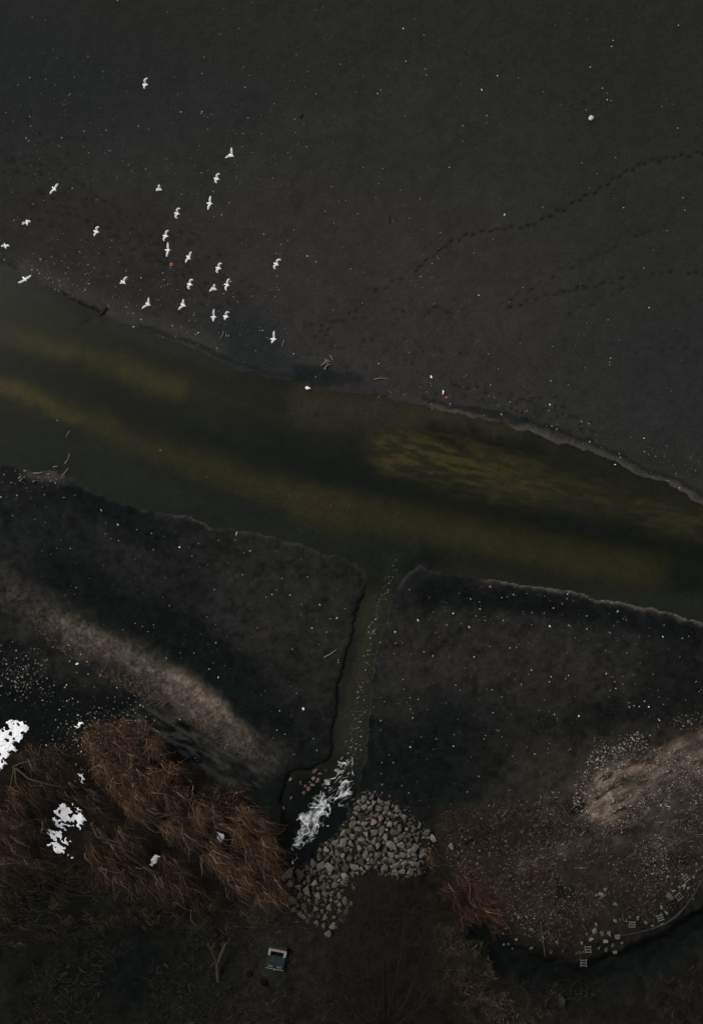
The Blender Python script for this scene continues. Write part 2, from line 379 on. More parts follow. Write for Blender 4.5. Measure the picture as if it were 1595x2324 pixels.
blob(1290, 1825, 24, 10, 10, (14, 14, 13), 0.9, 0.6, where=south); blob(1400, 1895, 80, 10, -8, (17, 17, 16), 0.8, 0.7, where=south)
blob(1530, 1960, 34, 16, 0, (13, 13, 13), 0.9, 0.6, where=south); blob(1555, 1870, 30, 30, 0, (28, 27, 25), 0.9, 0.7, where=south)
for (a, b, c) in [(1290, 2045, 20), (1288, 2085, 15), (1275, 2020, 12), (1470, 1985, 18)]:
    blob(a, b, c, c * 0.8, 0, (13, 15, 14), 0.9, 0.6, where=south)
blob(1050, 2190, 75, 110, -20, (46, 40, 31), 0.8, 0.8, where=south)
blob(1170, 2260, 120, 70, 10, (26, 23, 20), 0.8, 0.8, where=south)
blob(1480, 2270, 180, 70, 0, (21, 20, 18), 0.8, 0.8, where=south)
blend((1 - sm(24, 62, dd)) * south * 0.95, (9, 13, 12))  # shade down in the ditch, painted near black into the ground colour
blob(870, 2150, 130, 170, 0, (22, 21, 18), 0.85, 0.7, where=south)
# south shoreline: pale silt lip broken along its length
sb = np.exp(-(dist / 0.22) ** 2) * south
blend(sb * np.clip(sm(1080, 1130, U) + 0.6 * (1 - sm(300, 360, U)) * 0 + 0.7 * (np.abs(U - 440) < 45), 0, 1) * 0.95 * (V < 1500), (74, 69, 65))
blend(sb * (U < 1000) * (V < 1340) * 0.5, (44, 46, 46))
blob(110, 1082, 52, 13, 8, (54, 50, 48), 0.9, 0.7, False, where=south)
# cut banks of the side stream: wet mud with undercut shade painted in
cb = np.exp(-(dist / 0.20) ** 2) * south * chan * sm(0.22, 0.48, fbm(XX * 0.7, YY * 0.7, 140, 3))
blend(cb * 0.7, (11, 14, 13))
band([(832, 1630), (826, 1720), (818, 1790)], 13, (9, 13, 13), 0.9, 0.8, False, south)
# river bed
blend(wetf, (30, 32, 27))
flow = fbm((XX * 0.94 - YY * 0.34) * 0.10, (XX * 0.34 + YY * 0.94) * 0.75, 191, 5)
blend(wetf * sm(0.36, 0.74, flow) * 0.6, (45, 42, 29))
band([(230, 722), (330, 765), (430, 802), (520, 838)], 16, (48, 47, 43), 0.8, 0.9, False, wetf)
band([(130, 672), (230, 725)], 10, (26, 27, 24), 0.8, 0.9, False, wetf)
BY = (74, 66, 31)
band([(-60, 1010), (150, 1060), (500, 1160), (760, 1230), (900, 1270)], 60, (33, 36, 32), 0.7, 0.9, True, wetf)
band([(-60, 710), (160, 780), (300, 850), (520, 900), (760, 930)], 44, (42, 40, 27), 0.7, 0.9, False, wetf)
band([(-40, 750), (130, 795), (270, 840), (400, 880)], 26, (70, 63, 30), 0.7, 0.95, False, wetf)
band([(-40, 830), (100, 890), (230, 960), (400, 1030), (560, 1090), (760, 1150)], 32, (66, 58, 30), 0.65, 0.95, False, wetf)
band([(-40, 850), (60, 890), (170, 945)], 18, (88, 76, 30), 0.65, 0.95, False, wetf)
band([(-60, 780), (120, 850), (320, 940), (520, 1010), (800, 1060), (1000, 1130)], 40, (22, 25, 19), 0.75, 0.9, True, wetf)
band([(960, 1150), (1150, 1160), (1350, 1200), (1600, 1240)], 30, (22, 24, 19), 0.85, 0.9, True, wetf)
band([(700, 1150), (960, 1190), (1100, 1222), (1300, 1268), (1480, 1300)], 36, (62, 54, 31), 0.7, 0.95, False, wetf)
band([(700, 915), (860, 925), (1000, 955), (1150, 990)], 38, (66, 57, 47), 0.85, 0.95, False, wetf)
band([(1000, 985), (1120, 1000), (1220, 1045)], 24, (21, 23, 18), 0.9, 0.8, True, wetf)
brick = sm(0.34, 0.66, fbm(XX * 0.9 + YY * 0.35, YY * 3.4 + XX * 0.6, 150, 3))
band([(890, 1025), (970, 1035), (1080, 1060), (1180, 1085)], 44, (82, 71, 40), 0.9, 0.98, False, wetf * (0.22 + 0.78 * brick))
band([(1140, 1085), (1260, 1105), (1400, 1135), (1540, 1180), (1600, 1195)], 36, (66, 58, 36), 0.8, 0.98, False, wetf * (0.45 + 0.55 * brick))
band([(1250, 1030), (1400, 1080), (1560, 1140)], 24, (46, 44, 33), 0.6, 0.9, True, wetf)
band([(1000, 1290), (1200, 1315), (1400, 1345), (1580, 1390)], 26, (40, 38, 33), 0.7, 0.9, True, wetf)
blob(1595, 1300, 80, 60, 10, (20, 24, 21), 0.7, 0.9, where=wetf)
blob(960, 1272, 45, 26, 0, (17, 21, 20), 0.9, 0.7, where=wetf); blob(966, 1276, 12, 8, 0, (44, 44, 42), 0.8, 0.8, where=wetf)
# stream and plunge pool bed
st = wetf * sm(1330, 1370, V)
blend(st, (40, 41, 35))
band([(850, 1340), (830, 1420), (815, 1500), (800, 1580), (790, 1660), (775, 1730)], 26, (60, 54, 44), 0.85, 0.95, False, st)
band([(805, 1450), (785, 1540), (775, 1600)], 8, (33, 40, 36), 0.7, 0.9, False, st)
blob(735, 1850, 120, 130, 30, (12, 15, 15), 0.95, 0.5, where=st)
blob(700, 1930, 60, 60, 0, (6, 11, 12), 0.95, 0.6, where=st); blob(770, 1860, 50, 60, 30, (7, 12, 13), 0.9, 0.7, where=st)
blob(730, 1760, 70, 26, 10, (44, 38, 32), 0.8, 0.8, where=st)
C = np.where(wet[..., None], C * 1.75, C)
# footprints hold water and dark silt
C = C * (1 - 0.80 * FOOT)[..., None]
# natural unevenness of the sediment
grain = fbm(XX * 5.0, YY * 5.0, 171, 3) - 0.5
C = C * (1 + (0.30 + 0.55 * south) * q3 + (0.25 + 0.6 * south) * (n_hi - 0.5) + 0.25 * q1 + (0.15 + 0.5 * south) * grain)[..., None]
tanm = (1 - sm(10, 50, pdist(TAN, Us, Vs))) * south
C = C * (1 + tanm * (1.1 * grain + 0.3 * (n_hi - 0.5)))[..., None]
ca_, sa_ = math.cos(math.radians(32)), math.sin(math.radians(32))
along = (XX * ca_ - YY * sa_); across = (XX * sa_ + YY * ca_)
strk = fbm(along * 0.9, across * 3.2, 181, 3) - 0.5
fieldm = (1 - sm(20, 60, pdist([(330, 1640), (440, 1680), (560, 1750)], Us, Vs))) * south
C = C * (1 + 1.4 * fieldm * strk)[..., None]; blend(fieldm * sm(0.02, 0.16, strk) * 0.8, (50, 49, 47))
C = C * np.array([0.975, 1.0, 0.98])
C = np.clip(C, 0.002, 1)

nx, ny = XX.shape
idx = np.arange(nx * ny).reshape(nx, ny)
F = np.stack([idx[:-1, :-1], idx[1:, :-1], idx[1:, 1:], idx[:-1, 1:]], -1).reshape(-1, 4)
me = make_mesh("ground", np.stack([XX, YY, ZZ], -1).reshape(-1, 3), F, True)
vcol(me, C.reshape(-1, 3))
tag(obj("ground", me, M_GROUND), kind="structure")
w = np.array([[-620, -640, 0], [620, -640, 0], [620, 640, 0], [-620, 640, 0]], float)
tag(obj("river_water", make_mesh("river_water", w, np.array([[0, 1, 2, 3]])), M_WATER), kind="structure")

ZF = ZZ[10:-10, 10:-10]
def gz(x, y):
    x = np.asarray(x, float); y = np.asarray(y, float)
    i = np.clip((x - X0) / G, 0, ZF.shape[0] - 1.001); j = np.clip((y - Y0) / G, 0, ZF.shape[1] - 1.001)
    a = i.astype(int); b = j.astype(int); s = i - a; t = j - b
    return (ZF[a, b] * (1 - s) + ZF[a + 1, b] * s) * (1 - t) + (ZF[a, b + 1] * (1 - s) + ZF[a + 1, b + 1] * s) * t
def at(u, v, z=0.0):
    s = (H - z) / H / K
    return (np.asarray(u) - 797.5) * s, (1162 - np.asarray(v)) * s
def on(u, v, surf=True):
    """survey point on the ground (or on the water where it floods the ground)"""
    z = 0.0
    for _ in range(3):
        x, y = at(u, v, z); z = gz(x, y)
        if surf: z = np.maximum(z, 0.0)
    return x, y, z
def on1(u, v, surf=True):
    x, y, z = on(np.array([float(u)]), np.array([float(v)]), surf); return float(x[0]), float(y[0]), float(z[0])

# ------------------------------------------------------------------ generic shapes
def strands(paths, radii, cols):
    """paths (N,S,3), radii (N,S), cols (N,3) -> three sided tubes"""
    N, S, _ = paths.shape
    tng = np.gradient(paths, axis=1); tng /= np.linalg.norm(tng, axis=2, keepdims=True) + 1e-9
    up = np.zeros_like(tng); up[..., 2] = 1
    side = np.cross(tng, up); ln = np.linalg.norm(side, axis=2, keepdims=True)
    side = np.where(ln < 1e-3, np.array([1.0, 0, 0]), side / (ln + 1e-9)); nn = np.cross(side, tng)
    vs = []
    for k in range(3):
        a = 2 * math.pi * k / 3 + 0.5
        vs.append(paths + radii[..., None] * (math.cos(a) * side + math.sin(a) * nn))
    vs = np.stack(vs, 2)
    ii = np.arange(N * S * 3).reshape(N, S, 3)
    fs = [np.stack([ii[:, :-1, k], ii[:, :-1, (k + 1) % 3], ii[:, 1:, (k + 1) % 3], ii[:, 1:, k]], -1).reshape(-1, 4) for k in range(3)]
    me = make_mesh("strands", vs.reshape(-1, 3), np.concatenate(fs))
    vcol(me, np.repeat(cols, S * 3, axis=0))
    return me
def bits(x, y, z, size, flat, cols, elong=1.6):
    """scattered irregular octahedra"""
    N = len(x)
    base = np.array([[1, 0, 0], [0, 1, 0], [-1, 0, 0], [0, -1, 0], [0, 0, 1], [0, 0, -1]], float)
    P = np.repeat(base[None], N, 0) * RNG.uniform(0.6, 1.25, (N, 6, 1))
    P[..., 0] *= RNG.uniform(0.8, elong, (N, 1)); P[..., 2] *= flat
    P *= np.asarray(size)[:, None, None]
    a = RNG.uniform(0, 6.28, N); ca, sa = np.cos(a)[:, None], np.sin(a)[:, None]
    X = P[..., 0] * ca - P[..., 1] * sa + x[:, None]; Y = P[..., 0] * sa + P[..., 1] * ca + y[:, None]; Z = P[..., 2] + z[:, None]
    f = np.array([[0, 1, 4], [1, 2, 4], [2, 3, 4], [3, 0, 4], [1, 0, 5], [2, 1, 5], [3, 2, 5], [0, 3, 5]])
    F = (f[None] + 6 * np.arange(N)[:, None, None]).reshape(-1, 3)
    me = make_mesh("bits", np.stack([X, Y, Z], -1).reshape(-1, 3), F)
    vcol(me, np.repeat(cols, 6, axis=0)); return me
def tube_bm(bm, pts, rads, seg=8, wob=0.0, rnd=random):
    pts = [Vector(p) for p in pts]; rings = []
    for i, p in enumerate(pts):
        t = (pts[min(i + 1, len(pts) - 1)] - pts[max(i - 1, 0)]).normalized()
        s = t.cross(Vector((0, 0, 1)));
        if s.length < 1e-3: s = Vector((1, 0, 0))
        s.normalize(); nrm = s.cross(t)
        rings.append([bm.verts.new(p + (s * math.cos(2 * math.pi * k / seg) + nrm * math.sin(2 * math.pi * k / seg)) * rads[i] * (1 + rnd.uniform(-wob, wob))) for k in range(seg)])
    for a, b in zip(rings[:-1], rings[1:]):
        for k in range(seg): bm.faces.new((a[k], a[(k + 1) % seg], b[(k + 1) % seg], b[k]))
    bm.faces.new(rings[0][::-1]); bm.faces.new(rings[-1])
def bm_mesh(name, bm, smooth=False):
    bmesh.ops.recalc_face_normals(bm, faces=bm.faces)
    me = bpy.data.meshes.new(name); bm.to_mesh(me); bm.free()
    if smooth:
        for p in me.polygons: p.use_smooth = True
    return me
def box_bm(bm, c, s, bev=0.0, M=None):
    r = bmesh.ops.create_cube(bm, size=1.0); vs = r['verts']
    for v in vs: v.co = Vector((v.co.x * s[0], v.co.y * s[1], v.co.z * s[2])) + Vector(c)
    if bev:
        es = list({e for v in vs for e in v.link_edges}); r2 = bmesh.ops.bevel(bm, geom=es, offset=bev, segments=1, affect='EDGES')
        vs = list({v for f in r2['faces'] for v in f.verts} | {v for v in vs if v.is_valid})
    if M is not None:
        for v in vs: v.co = M @ v.co
def stone_mesh(name, seed, flat=0.6, n=16, bev=0.07):
    r = random.Random(seed); bm = bmesh.new()
    el = r.uniform(1.0, 1.5)
    for i in range(n):
        d = Vector((r.gauss(0, 1), r.gauss(0, 1), r.gauss(0, 1))).normalized() * r.uniform(0.8, 1.05)
        bm.verts.new((d.x * el * 0.5, d.y * 0.5, d.z * flat * 0.5))
    res = bmesh.ops.convex_hull(bm, input=bm.verts)
    bmesh.ops.delete(bm, geom=[g for g in res['geom_interior'] if isinstance(g, bmesh.types.BMVert)], context='VERTS')
    bmesh.ops.dissolve_limit(bm, angle_limit=math.radians(16), verts=bm.verts, edges=bm.edges)
    if bev: bmesh.ops.bevel(bm, geom=list(bm.edges), offset=bev * 0.5, segments=1, affect='EDGES', clamp_overlap=True)
    return bm_mesh(name, bm)
STONES = [stone_mesh("stone", 100 + i, random.uniform(0.45, 0.75), 9 + i % 5, 0.03) for i in range(16)]
PEBS = [stone_mesh("pebble", 300 + i, 0.5, 10, 0.0) for i in range(8)]
for m_ in STONES: m_.materials.append(None)
for m_ in PEBS: m_.materials.append(M_PEBBLE)
STONE_R = STONES
def stone_set(mat):
    out = []
    for m_ in STONES:
        c = m_.copy(); c.materials.clear(); c.materials.append(mat); out.append(c)
    return out
SET_GREY, SET_PINK, SET_RUB = stone_set(M_STONE), stone_set(M_PINK), stone_set(M_RUBBLE)

# ------------------------------------------------------------------ gulls
def gull_mesh(aL, aR, lL, lR, hookL, hookR, dih, chord=0.185):
    """one continuous skin: lofted body, wings grown out of its flanks, tail. Heading +X."""
    st = [(-0.25, .012, .006), (-0.21, .070, .010), (-0.13, .050, .030), (-0.05, .074, .055), (0.045, .082, .062), (0.11, .062, .054),
          (0.15, .040, .042), (0.19, .042, .042), (0.225, .030, .030), (0.24, .012, .012)]
    V_, F_ = [], []
    R = 8
    for (x, w_, h_) in st:
        for k in range(R):
            a = 2 * math.pi * (k + 0.5) / R
            V_.append((x, w_ * math.cos(a), h_ * math.sin(a) + (0.012 if x > 0.13 else 0)))
    for i in range(len(st) - 1):
        for k in range(R):
            if i in (3, 4) and k in (7, 3): continue        # flank openings for the wings
            a, b = i * R + k, i * R + (k + 1) % R
            F_.append((a, b, b + R, a + R))
    F_.append(tuple(range(R))[::-1]); F_.append(tuple(range((len(st) - 1) * R, len(st) * R)))
    for sgn, ang, ln, hook in ((1, aL, lL, hookL), (-1, aR, lR, hookR)):
        k0, k1 = (7, 0) if sgn > 0 else (4, 3)             # lower, upper ring index
        # opening loop: upper front->mid->back, lower back->mid->front
        loop = [5 * R + k1, 4 * R + k1, 3 * R + k1, 3 * R + k0, 4 * R + k0, 5 * R + k0]
        prev = loop
        px, py, pz = 0.03, sgn * 0.065, 0.03; hd = math.radians(ang) * sgn
        secs = [(0.09, 0.95, -0.35, dih), (0.13, 1.0, 0.0, dih), (0.12, 0.86, 0.7, dih * 0.3), (0.10, 0.58, 1.35, -dih * 0.2), (0.07, 0.16, 1.6, -dih * 0.3)]
        for (dl, cf, hk, dz) in secs:
            d = hd - sgn * math.radians(hook) * hk
            dl *= ln
            px += math.cos(d) * dl; py += math.sin(d) * dl; pz += dz * dl
            c = chord * cf; th = 0.014 * cf + 0.004
            cx_, cy_ = math.sin(d) * sgn, -math.cos(d) * sgn       # chord direction, forward
            o = len(V_)
            for f_, z_ in ((0.42, .3), (0.05, 1), (-0.58, .15), (-0.58, -.15), (0.05, -.4), (0.42, -.3)):
                V_.append((px + cx_ * c * f_, py + cy_ * c * f_, pz + z_ * th))
            cur = list(range(o, o + 6))
            for k in range(6): F_.append((prev[k], prev[(k + 1) % 6], cur[(k + 1) % 6], cur[k]))
            prev = cur
        F_.append(tuple(prev))
    me = bpy.data.meshes.new("gull"); me.from_pydata(V_, [], F_); me.update()
    bm = bmesh.new(); bm.from_mesh(me); bmesh.ops.recalc_face_normals(bm, faces=bm.faces)
    bmesh.ops.subdivide_edges(bm, edges=bm.edges, cuts=1, smooth=0.6, use_grid_fill=True)
    bm.to_mesh(me); bm.free()
    for p in me.polygons: p.use_smooth = True
    n_v = len(me.vertices); co = np.empty(n_v * 3); me.vertices.foreach_get("co", co); co = co.reshape(-1, 3)
    wing = sm(0.07, 0.20, np.hypot(co[:, 1], co[:, 0] * 0.3))[:, None]
    vcol(me, lin((232, 232, 232)) * (1 - wing) + lin((190, 192, 194)) * wing)
    me.materials.append(M_FEATHER); return me
def beak_mesh():
    bm = bmesh.new(); tube_bm(bm, [(0, 0, 0), (0.03, 0, -0.002), (0.055, 0, -0.010)], [0.011, 0.009, 0.003], 6); return bm_mesh("beak", bm, True)
BEAK = beak_mesh(); BEAK.materials.append(M_BEAK)
# u, v, heading, left wing angle, right wing angle, left length, right length, left hook, right hook, dihedral, label
GULLS = [
 (330, 191, -5, 98, 112, 1.0, .75, 55, 35, .5, "white gull flying highest up the beach, apart from all the others"),
 (525, 352, -25, 118, 142, 1.15, 1.05, 0, 10, .25, "white gull with swept wings in a Y, topmost of the upright file of birds"),
 (492, 405, -15, 96, 100, .95, .8, 60, 60, .4, "white gull with cupped wings just below the topmost bird of the file"),
 (123, 428, -45, 100, 84, 1.0, 1.0, 5, 5, .2, "white gull gliding with straight slanted wings, upper left over the footprints"),
 (362, 429, -15, 120, 150, .6, .6, 10, 10, .8, "small white gull with nearly folded wings left of the bird file"),
 (476, 461, -8, 95, 102, 1.05, 1.0, 5, 5, .2, "white gull with broad straight wings below the cupped bird of the file"),
 (402, 484, -15, 98, 98, 1.05, .95, 60, 55, .4, "white gull with wings curled forward like an E, left of the straight winged bird"),
 (61, 505, -78, 110, 85, .7, .65, 55, 40, .7, "white gull heading down the photo near the left edge, wings half raised"),
 (219, 525, -18, 95, 100, .85, .75, 50, 10, .5, "white gull alone over the dark footprint trail on the left beach"),
 (12, 558, -70, 70, 120, .75, .5, 20, 20, .7, "white gull at the very left edge of the photo above the shoreline"),
 (376, 535, -12, 88, 110, .95, .85, 35, 25, .4, "white gull with one wing hooked forward, directly above another straight winged bird"),
 (381, 567, -3, 95, 100, 1.15, 1.1, 0, 0, .15, "white gull with long straight wings just above the orange ring on the sand"),
 (428, 584, -42, 112, 80, 1.0, .9, 5, 5, .25, "white gull with slanted wings right of the orange ring on the sand"),
 (496, 608, -15, 92, 108, .95, .85, 55, 45, .4, "white gull with cupped wings in the middle of the flock, right of the slanted bird"),
 (627, 599, -28, 96, 98, 1.1, .95, 55, 45, .4, "white gull flying alone on the right side of the flock"),
 (431, 645, -15, 94, 104, 1.0, .9, 60, 55, .4, "white gull with forward curled wings, leftmost of the row of three birds"),
 (486, 655, -20, 115, 140, .6, .85, 10, 20, .8, "small white gull with closed up wings, middle of the row of three birds"),
 (515, 646, -18, 98, 92, 1.0, .95, 25, 30, .35, "white gull beside a bright pebble, rightmost of the row of three birds"),
 (280, 640, -40, 100, 130, 1.0, .5, 20, 10, .6, "white gull showing one long raised wing, left of the flock above the river bank"),
 (56, 633, -48, 66, 92, 1.15, 1.1, -20, -25, .2, "white gull with arched wings flying over the river water at left"),
 (336, 690, -32, 120, 118, 1.0, 1.15, 0, 5, .25, "white gull with wings in a Y near the bank, left of its twin"),
 (416, 692, -28, 128, 112, .85, 1.0, 10, 5, .35, "white gull with wings in a Y near the bank, right of its twin"),
 (485, 719, -3, 94, 100, 1.15, .7, 5, 15, .4, "white gull with one tall upright wing, left bird of the lower pair"),
 (513, 718, -12, 88, 110, .95, .55, 60, 30, .6, "white gull with a broad rounded wing, right bird of the lower pair"),
 (621, 769, -4, 92, 120, 1.1, .7, 0, 0, .5, "white gull lowest in the flock, beside a pale stick above the bank"),
]
for i, (u, v, hd, aL, aR, lL, lR, hL, hR, dih, lab) in enumerate(GULLS):
    z = 3.0 + (i * 37 % 11) * 0.3
    x, y = at(u, v, z)
    g = obj("flying_gull", gull_mesh(aL, aR, lL * 0.98, lR * 0.98, hL, hR, dih), None)
    g.location = (float(x), float(y), z); g.rotation_euler = (0, 0, math.radians(hd)); g.scale = (0.90, 0.92, 0.92)
    tag(g, lab, "gull", "white gulls flying over the beach")
    b = obj("beak", BEAK, None, g); b.location = (0.238, 0, 0.010)
def leg_mesh():
    bm = bmesh.new(); tube_bm(bm, [(0, 0, 0.01), (0.005, 0, 0.10)], [0.008, 0.008], 5); tube_bm(bm, [(-0.02, 0, 0.008), (0.05, 0, 0.008)], [0.012, 0.006], 5); return bm_mesh("leg", bm)
x, y, z = on1(699, 881)
g = obj("standing_gull", gull_mesh(170, 170, .40, .40, 0, 0, 0.05, 0.11), None); g.location = (x, y, z + 0.14); g.rotation_euler = (0, 0, math.radians(-8)); g.scale = (.92, 1.0, 1)
tag(g, "white bird standing in the shallows at the beach edge below the dark weed", "gull")
obj("beak", BEAK, None, g).location = (0.238, 0, 0.010)
LEG = leg_mesh(); LEG.materials.append(M_BEAK)
for s in (-1, 1): obj("leg", LEG, None, g).location = (0.0, 0.03 * s, -0.14)

# ------------------------------------------------------------------ pebbles, shells, litter
def put_stone(name, meshes, u, v, size, label, cat, group, sink=0.25, surf=True):
    x, y, z = on1(u, v, surf)
    o = bpy.data.objects.new(name, random.choice(meshes)); COL.objects.link(o)
    o.location = (x, y, z + size * (0.28 - sink) ); o.rotation_euler = (random.uniform(-.3, .3), random.uniform(-.3, .3), random.uniform(0, 6.28))
    o.scale = (size,) * 3
    tag(o, label, cat, group); return o
Z2 = [(853, 0, [(133, 407), (662, 342), (1187, 182), (1180, 210), (1083, 302), (1139, 398), (1159, 421), (1160, 452), (1178, 455), (694, 973), (868, 940), (1234, 941), (1504, 896), (1482, 114), (614, 523), (505, 570), (590, 406), (235, 127), (1480, 580), (1198, 715)]),
      (853, 622, [(124, 487), (648, 641), (900, 674), (1044, 750), (1175, 463), (1171, 493), (1350, 233), (375, 216), (125, 638), (575, 382), (1327, 826), (314, 92), (1326, 54), (578, 176), (905, 565), (680, 718), (798, 702), (1078, 760), (1080, 842), (1380, 908)]),
      (0, 622, [(640, 287), (606, 320), (783, 315), (640, 98), (1046, 115), (738, 76), (182, 11), (220, 988), (18, 992), (52, 1027), (77, 1086), (4, 1093), (461, 1153), (1224, 376), (938, 1002), (727, 881), (260, 745), (900, 348), (1190, 337), (1332, 443)]),
      (0, 1244, [(536, 57), (696, 170), (688, 96), (612, 212), (1134, 176), (1100, 283), (1234, 373), (1368, 418), (972, 352), (1315, 376), (1529, 482), (1498, 483), (1447, 601), (1375, 892), (1437, 1081), (1268, 902), (613, 505), (697, 511), (310, 603), (206, 673), (351, 688), (396, 679), (367, 646), (303, 785), (74, 628), (1534, 682), (1278, 300), (1395, 294), (1415, 525), (1480, 545), (1325, 622), (950, 712), (990, 128), (870, 199), (1450, 420), (880, 640), (990, 750)]),
      (853, 1244, [(264, 352), (301, 491), (535, 521), (541, 394), (688, 492), (682, 388), (796, 369), (900, 518), (917, 436), (462, 459), (1155, 734), (906, 747), (234, 760), (329, 634), (199, 544), (643, 910), (1031, 924), (1260, 885), (1282, 879), (1330, 858), (1349, 884), (1199, 800), (1291, 598), (1412, 566), (1501, 573), (1577, 814), (267, 1067), (139, 1137), (190, 1137), (278, 934), (101, 885), (133, 947), (1398, 945), (1225, 1140), (770, 781), (583, 440), (1068, 530), (1232, 485), (1208, 450), (740, 340), (1249, 640), (892, 1073), (832, 1098), (463, 1062), (658, 988), (898, 770), (985, 742), (200, 595), (370, 653), (150, 860), (920, 918), (1280, 738), (1195, 770), (817, 717), (627, 609), (556, 657), (1258, 865), (1305, 882), (1415, 872), (1170, 838)])]
REG = {(853, 0): "on the bare upper right beach", (853, 622): "on the trodden beach above the river's right bank", (0, 622): "on the beach among the gulls or the spit below",
       (0, 1244): "on the dark mud left of the side stream", (853, 1244): "on the dark mud right of the side stream"}
npeb = 0
for (ox, oy, pts) in Z2:
    for (a, b) in pts:
        u, v = (ox + a * 0.5354) / 1.0702, (oy + b * 0.5354) / 1.0702
        big = (ox, oy, a, b) in {(853, 622, 900, 674), (853, 1244, 535, 521), (853, 1244, 900, 518), (853, 1244, 1031, 924), (853, 1244, 301, 491), (0, 1244, 1375, 892), (0, 1244, 1529, 482), (0, 1244, 536, 57), (853, 0, 694, 973), (0, 1244, 351, 688)}
        put_stone("pale_pebble", PEBS, u, v, random.uniform(0.20, 0.26) if big else random.uniform(0.08, 0.145),
                  ("larger pale stone " if big else "small pale pebble ") + REG[(ox, oy)], "pebble", "pale pebbles scattered over sand and mud", 0.1); npeb += 1
rr = random.Random(9)
def scat(n, poly_fn, label):
    global npeb
    k = 0
    while k < n:
        u, v = poly_fn()
        i = int((((u - 797.5) / K) - X0) / G); j = int(((1162 - v) / K - Y0) / G)
        if not (0 <= i < ZF.shape[0] and 0 <= j < ZF.shape[1]) or ZF[i, j] < 0: continue
        put_stone("pale_pebble", PEBS, u, v, rr.uniform(0.05, 0.09), label, "pebble", "pale pebbles scattered over sand and mud", 0.1); k += 1; npeb += 1
scat(50, lambda: (rr.uniform(870, 1580), rr.uniform(1370, 1800)), "tiny pale pebble on the dark mud right of the side stream")
scat(45, lambda: (rr.uniform(80, 800), rr.uniform(1180, 1720)), "tiny pale pebble on the dark mud left of the side stream")
scat(35, lambda: (rr.uniform(20, 640), rr.uniform(260, 760)), "tiny pale pebble on the beach below the flying gulls")
scat(14, lambda: (rr.uniform(900, 1580), rr.uniform(700, 1040)), "tiny pale pebble on the beach above the river's right bank")

x, y, z = on1(1341, 268)
o = obj("pale_boulder", stone_mesh("boulder", 77, 0.7, 26, 0.05), M_EGG); o.location = (x, y, z + 0.08); o.scale = (0.36, 0.44, 0.4); tag(o, "round pale boulder lying alone on the upper right beach", "boulder")

def scrap(name, u, v, size, mat, label, cat, seed, n=9, flat=0.35, rot=0.0, el=1.0):
    o = obj(name, stone_mesh("scrap", seed, flat, n, 0.0), mat); x, y, z = on1(u, v)
    o.location = (x, y, z + size * 0.12); o.scale = (size * el, size, size); o.rotation_euler = (0, 0, rot); tag(o, label, cat); return o
scrap("litter_scrap", 979, 855, 0.30, M_WHITE, "white triangular scrap on the trodden beach", "litter", 5, 5)
scrap("litter_scrap", 1004, 890, 0.24, M_WHITE, "white upright scrap just above the pink bits on the beach", "litter", 6, 6, 0.35, 1.4, 1.5)
scrap("litter_scrap", 1013, 902, 0.22, M_PINKBIT, "crumpled pink scrap near the bank of the beach", "litter", 8, 8)
scrap("litter_scrap", 1112, 1332, 0.22, M_PINKBIT, "pink red scrap on the pale lip of the right mud bank", "litter", 9, 7, 0.3)
scrap("litter_scrap", 537, 1212, 0.16, M_WHITE, "white upright sliver at the left mud bank", "litter", 10, 7, 0.4, 1.55, 2.2)
scrap("litter_scrap", 407, 1241, 0.22, M_WHITE, "white forked scrap on the left mud flat", "litter", 11, 5)
scrap("litter_scrap", 1397, 1054, 0.12, M_WHITE, "small white sliver floating by the right beach edge", "litter", 12, 6, 0.3, 0, 2.4)
# red float with its cord, on the tan litter strip
x, y, z = on1(228, 1533)
t = empty("fishing_float", (x, y, z)); tag(t, "small red float with a pale curled cord below the tan strip", "float")
obj("float_ball", stone_mesh("float_ball", 31, 0.9, 24, 0.0), M_PINKBIT, t).scale = (0.2, 0.2, 0.2)
bm = bmesh.new(); tube_bm(bm, [(0, 0, .03), (0.10, .3, .03), (0.35, .55, .03), (0.52, .8, .03), (0.55, 1.05, .03)], [0.014] * 5, 5); obj("cord", bm_mesh("cord", bm), M_WOOD, t)
# orange ring
bm = bmesh.new(); n_ = 14
for i in range(n_):
    pass
ring = [(0.10 * math.cos(2 * math.pi * i / n_), 0.10 * math.sin(2 * math.pi * i / n_), 0) for i in range(n_ + 1)]
tube_bm(bm, ring, [0.035] * (n_ + 1), 6); o = obj("plastic_ring", bm_mesh("ring", bm, True), M_ORANGE); x, y, z = on1(389, 600); o.location = (x, y, z + 0.03)
tag(o, "small orange ring on the sand under the flock", "litter")

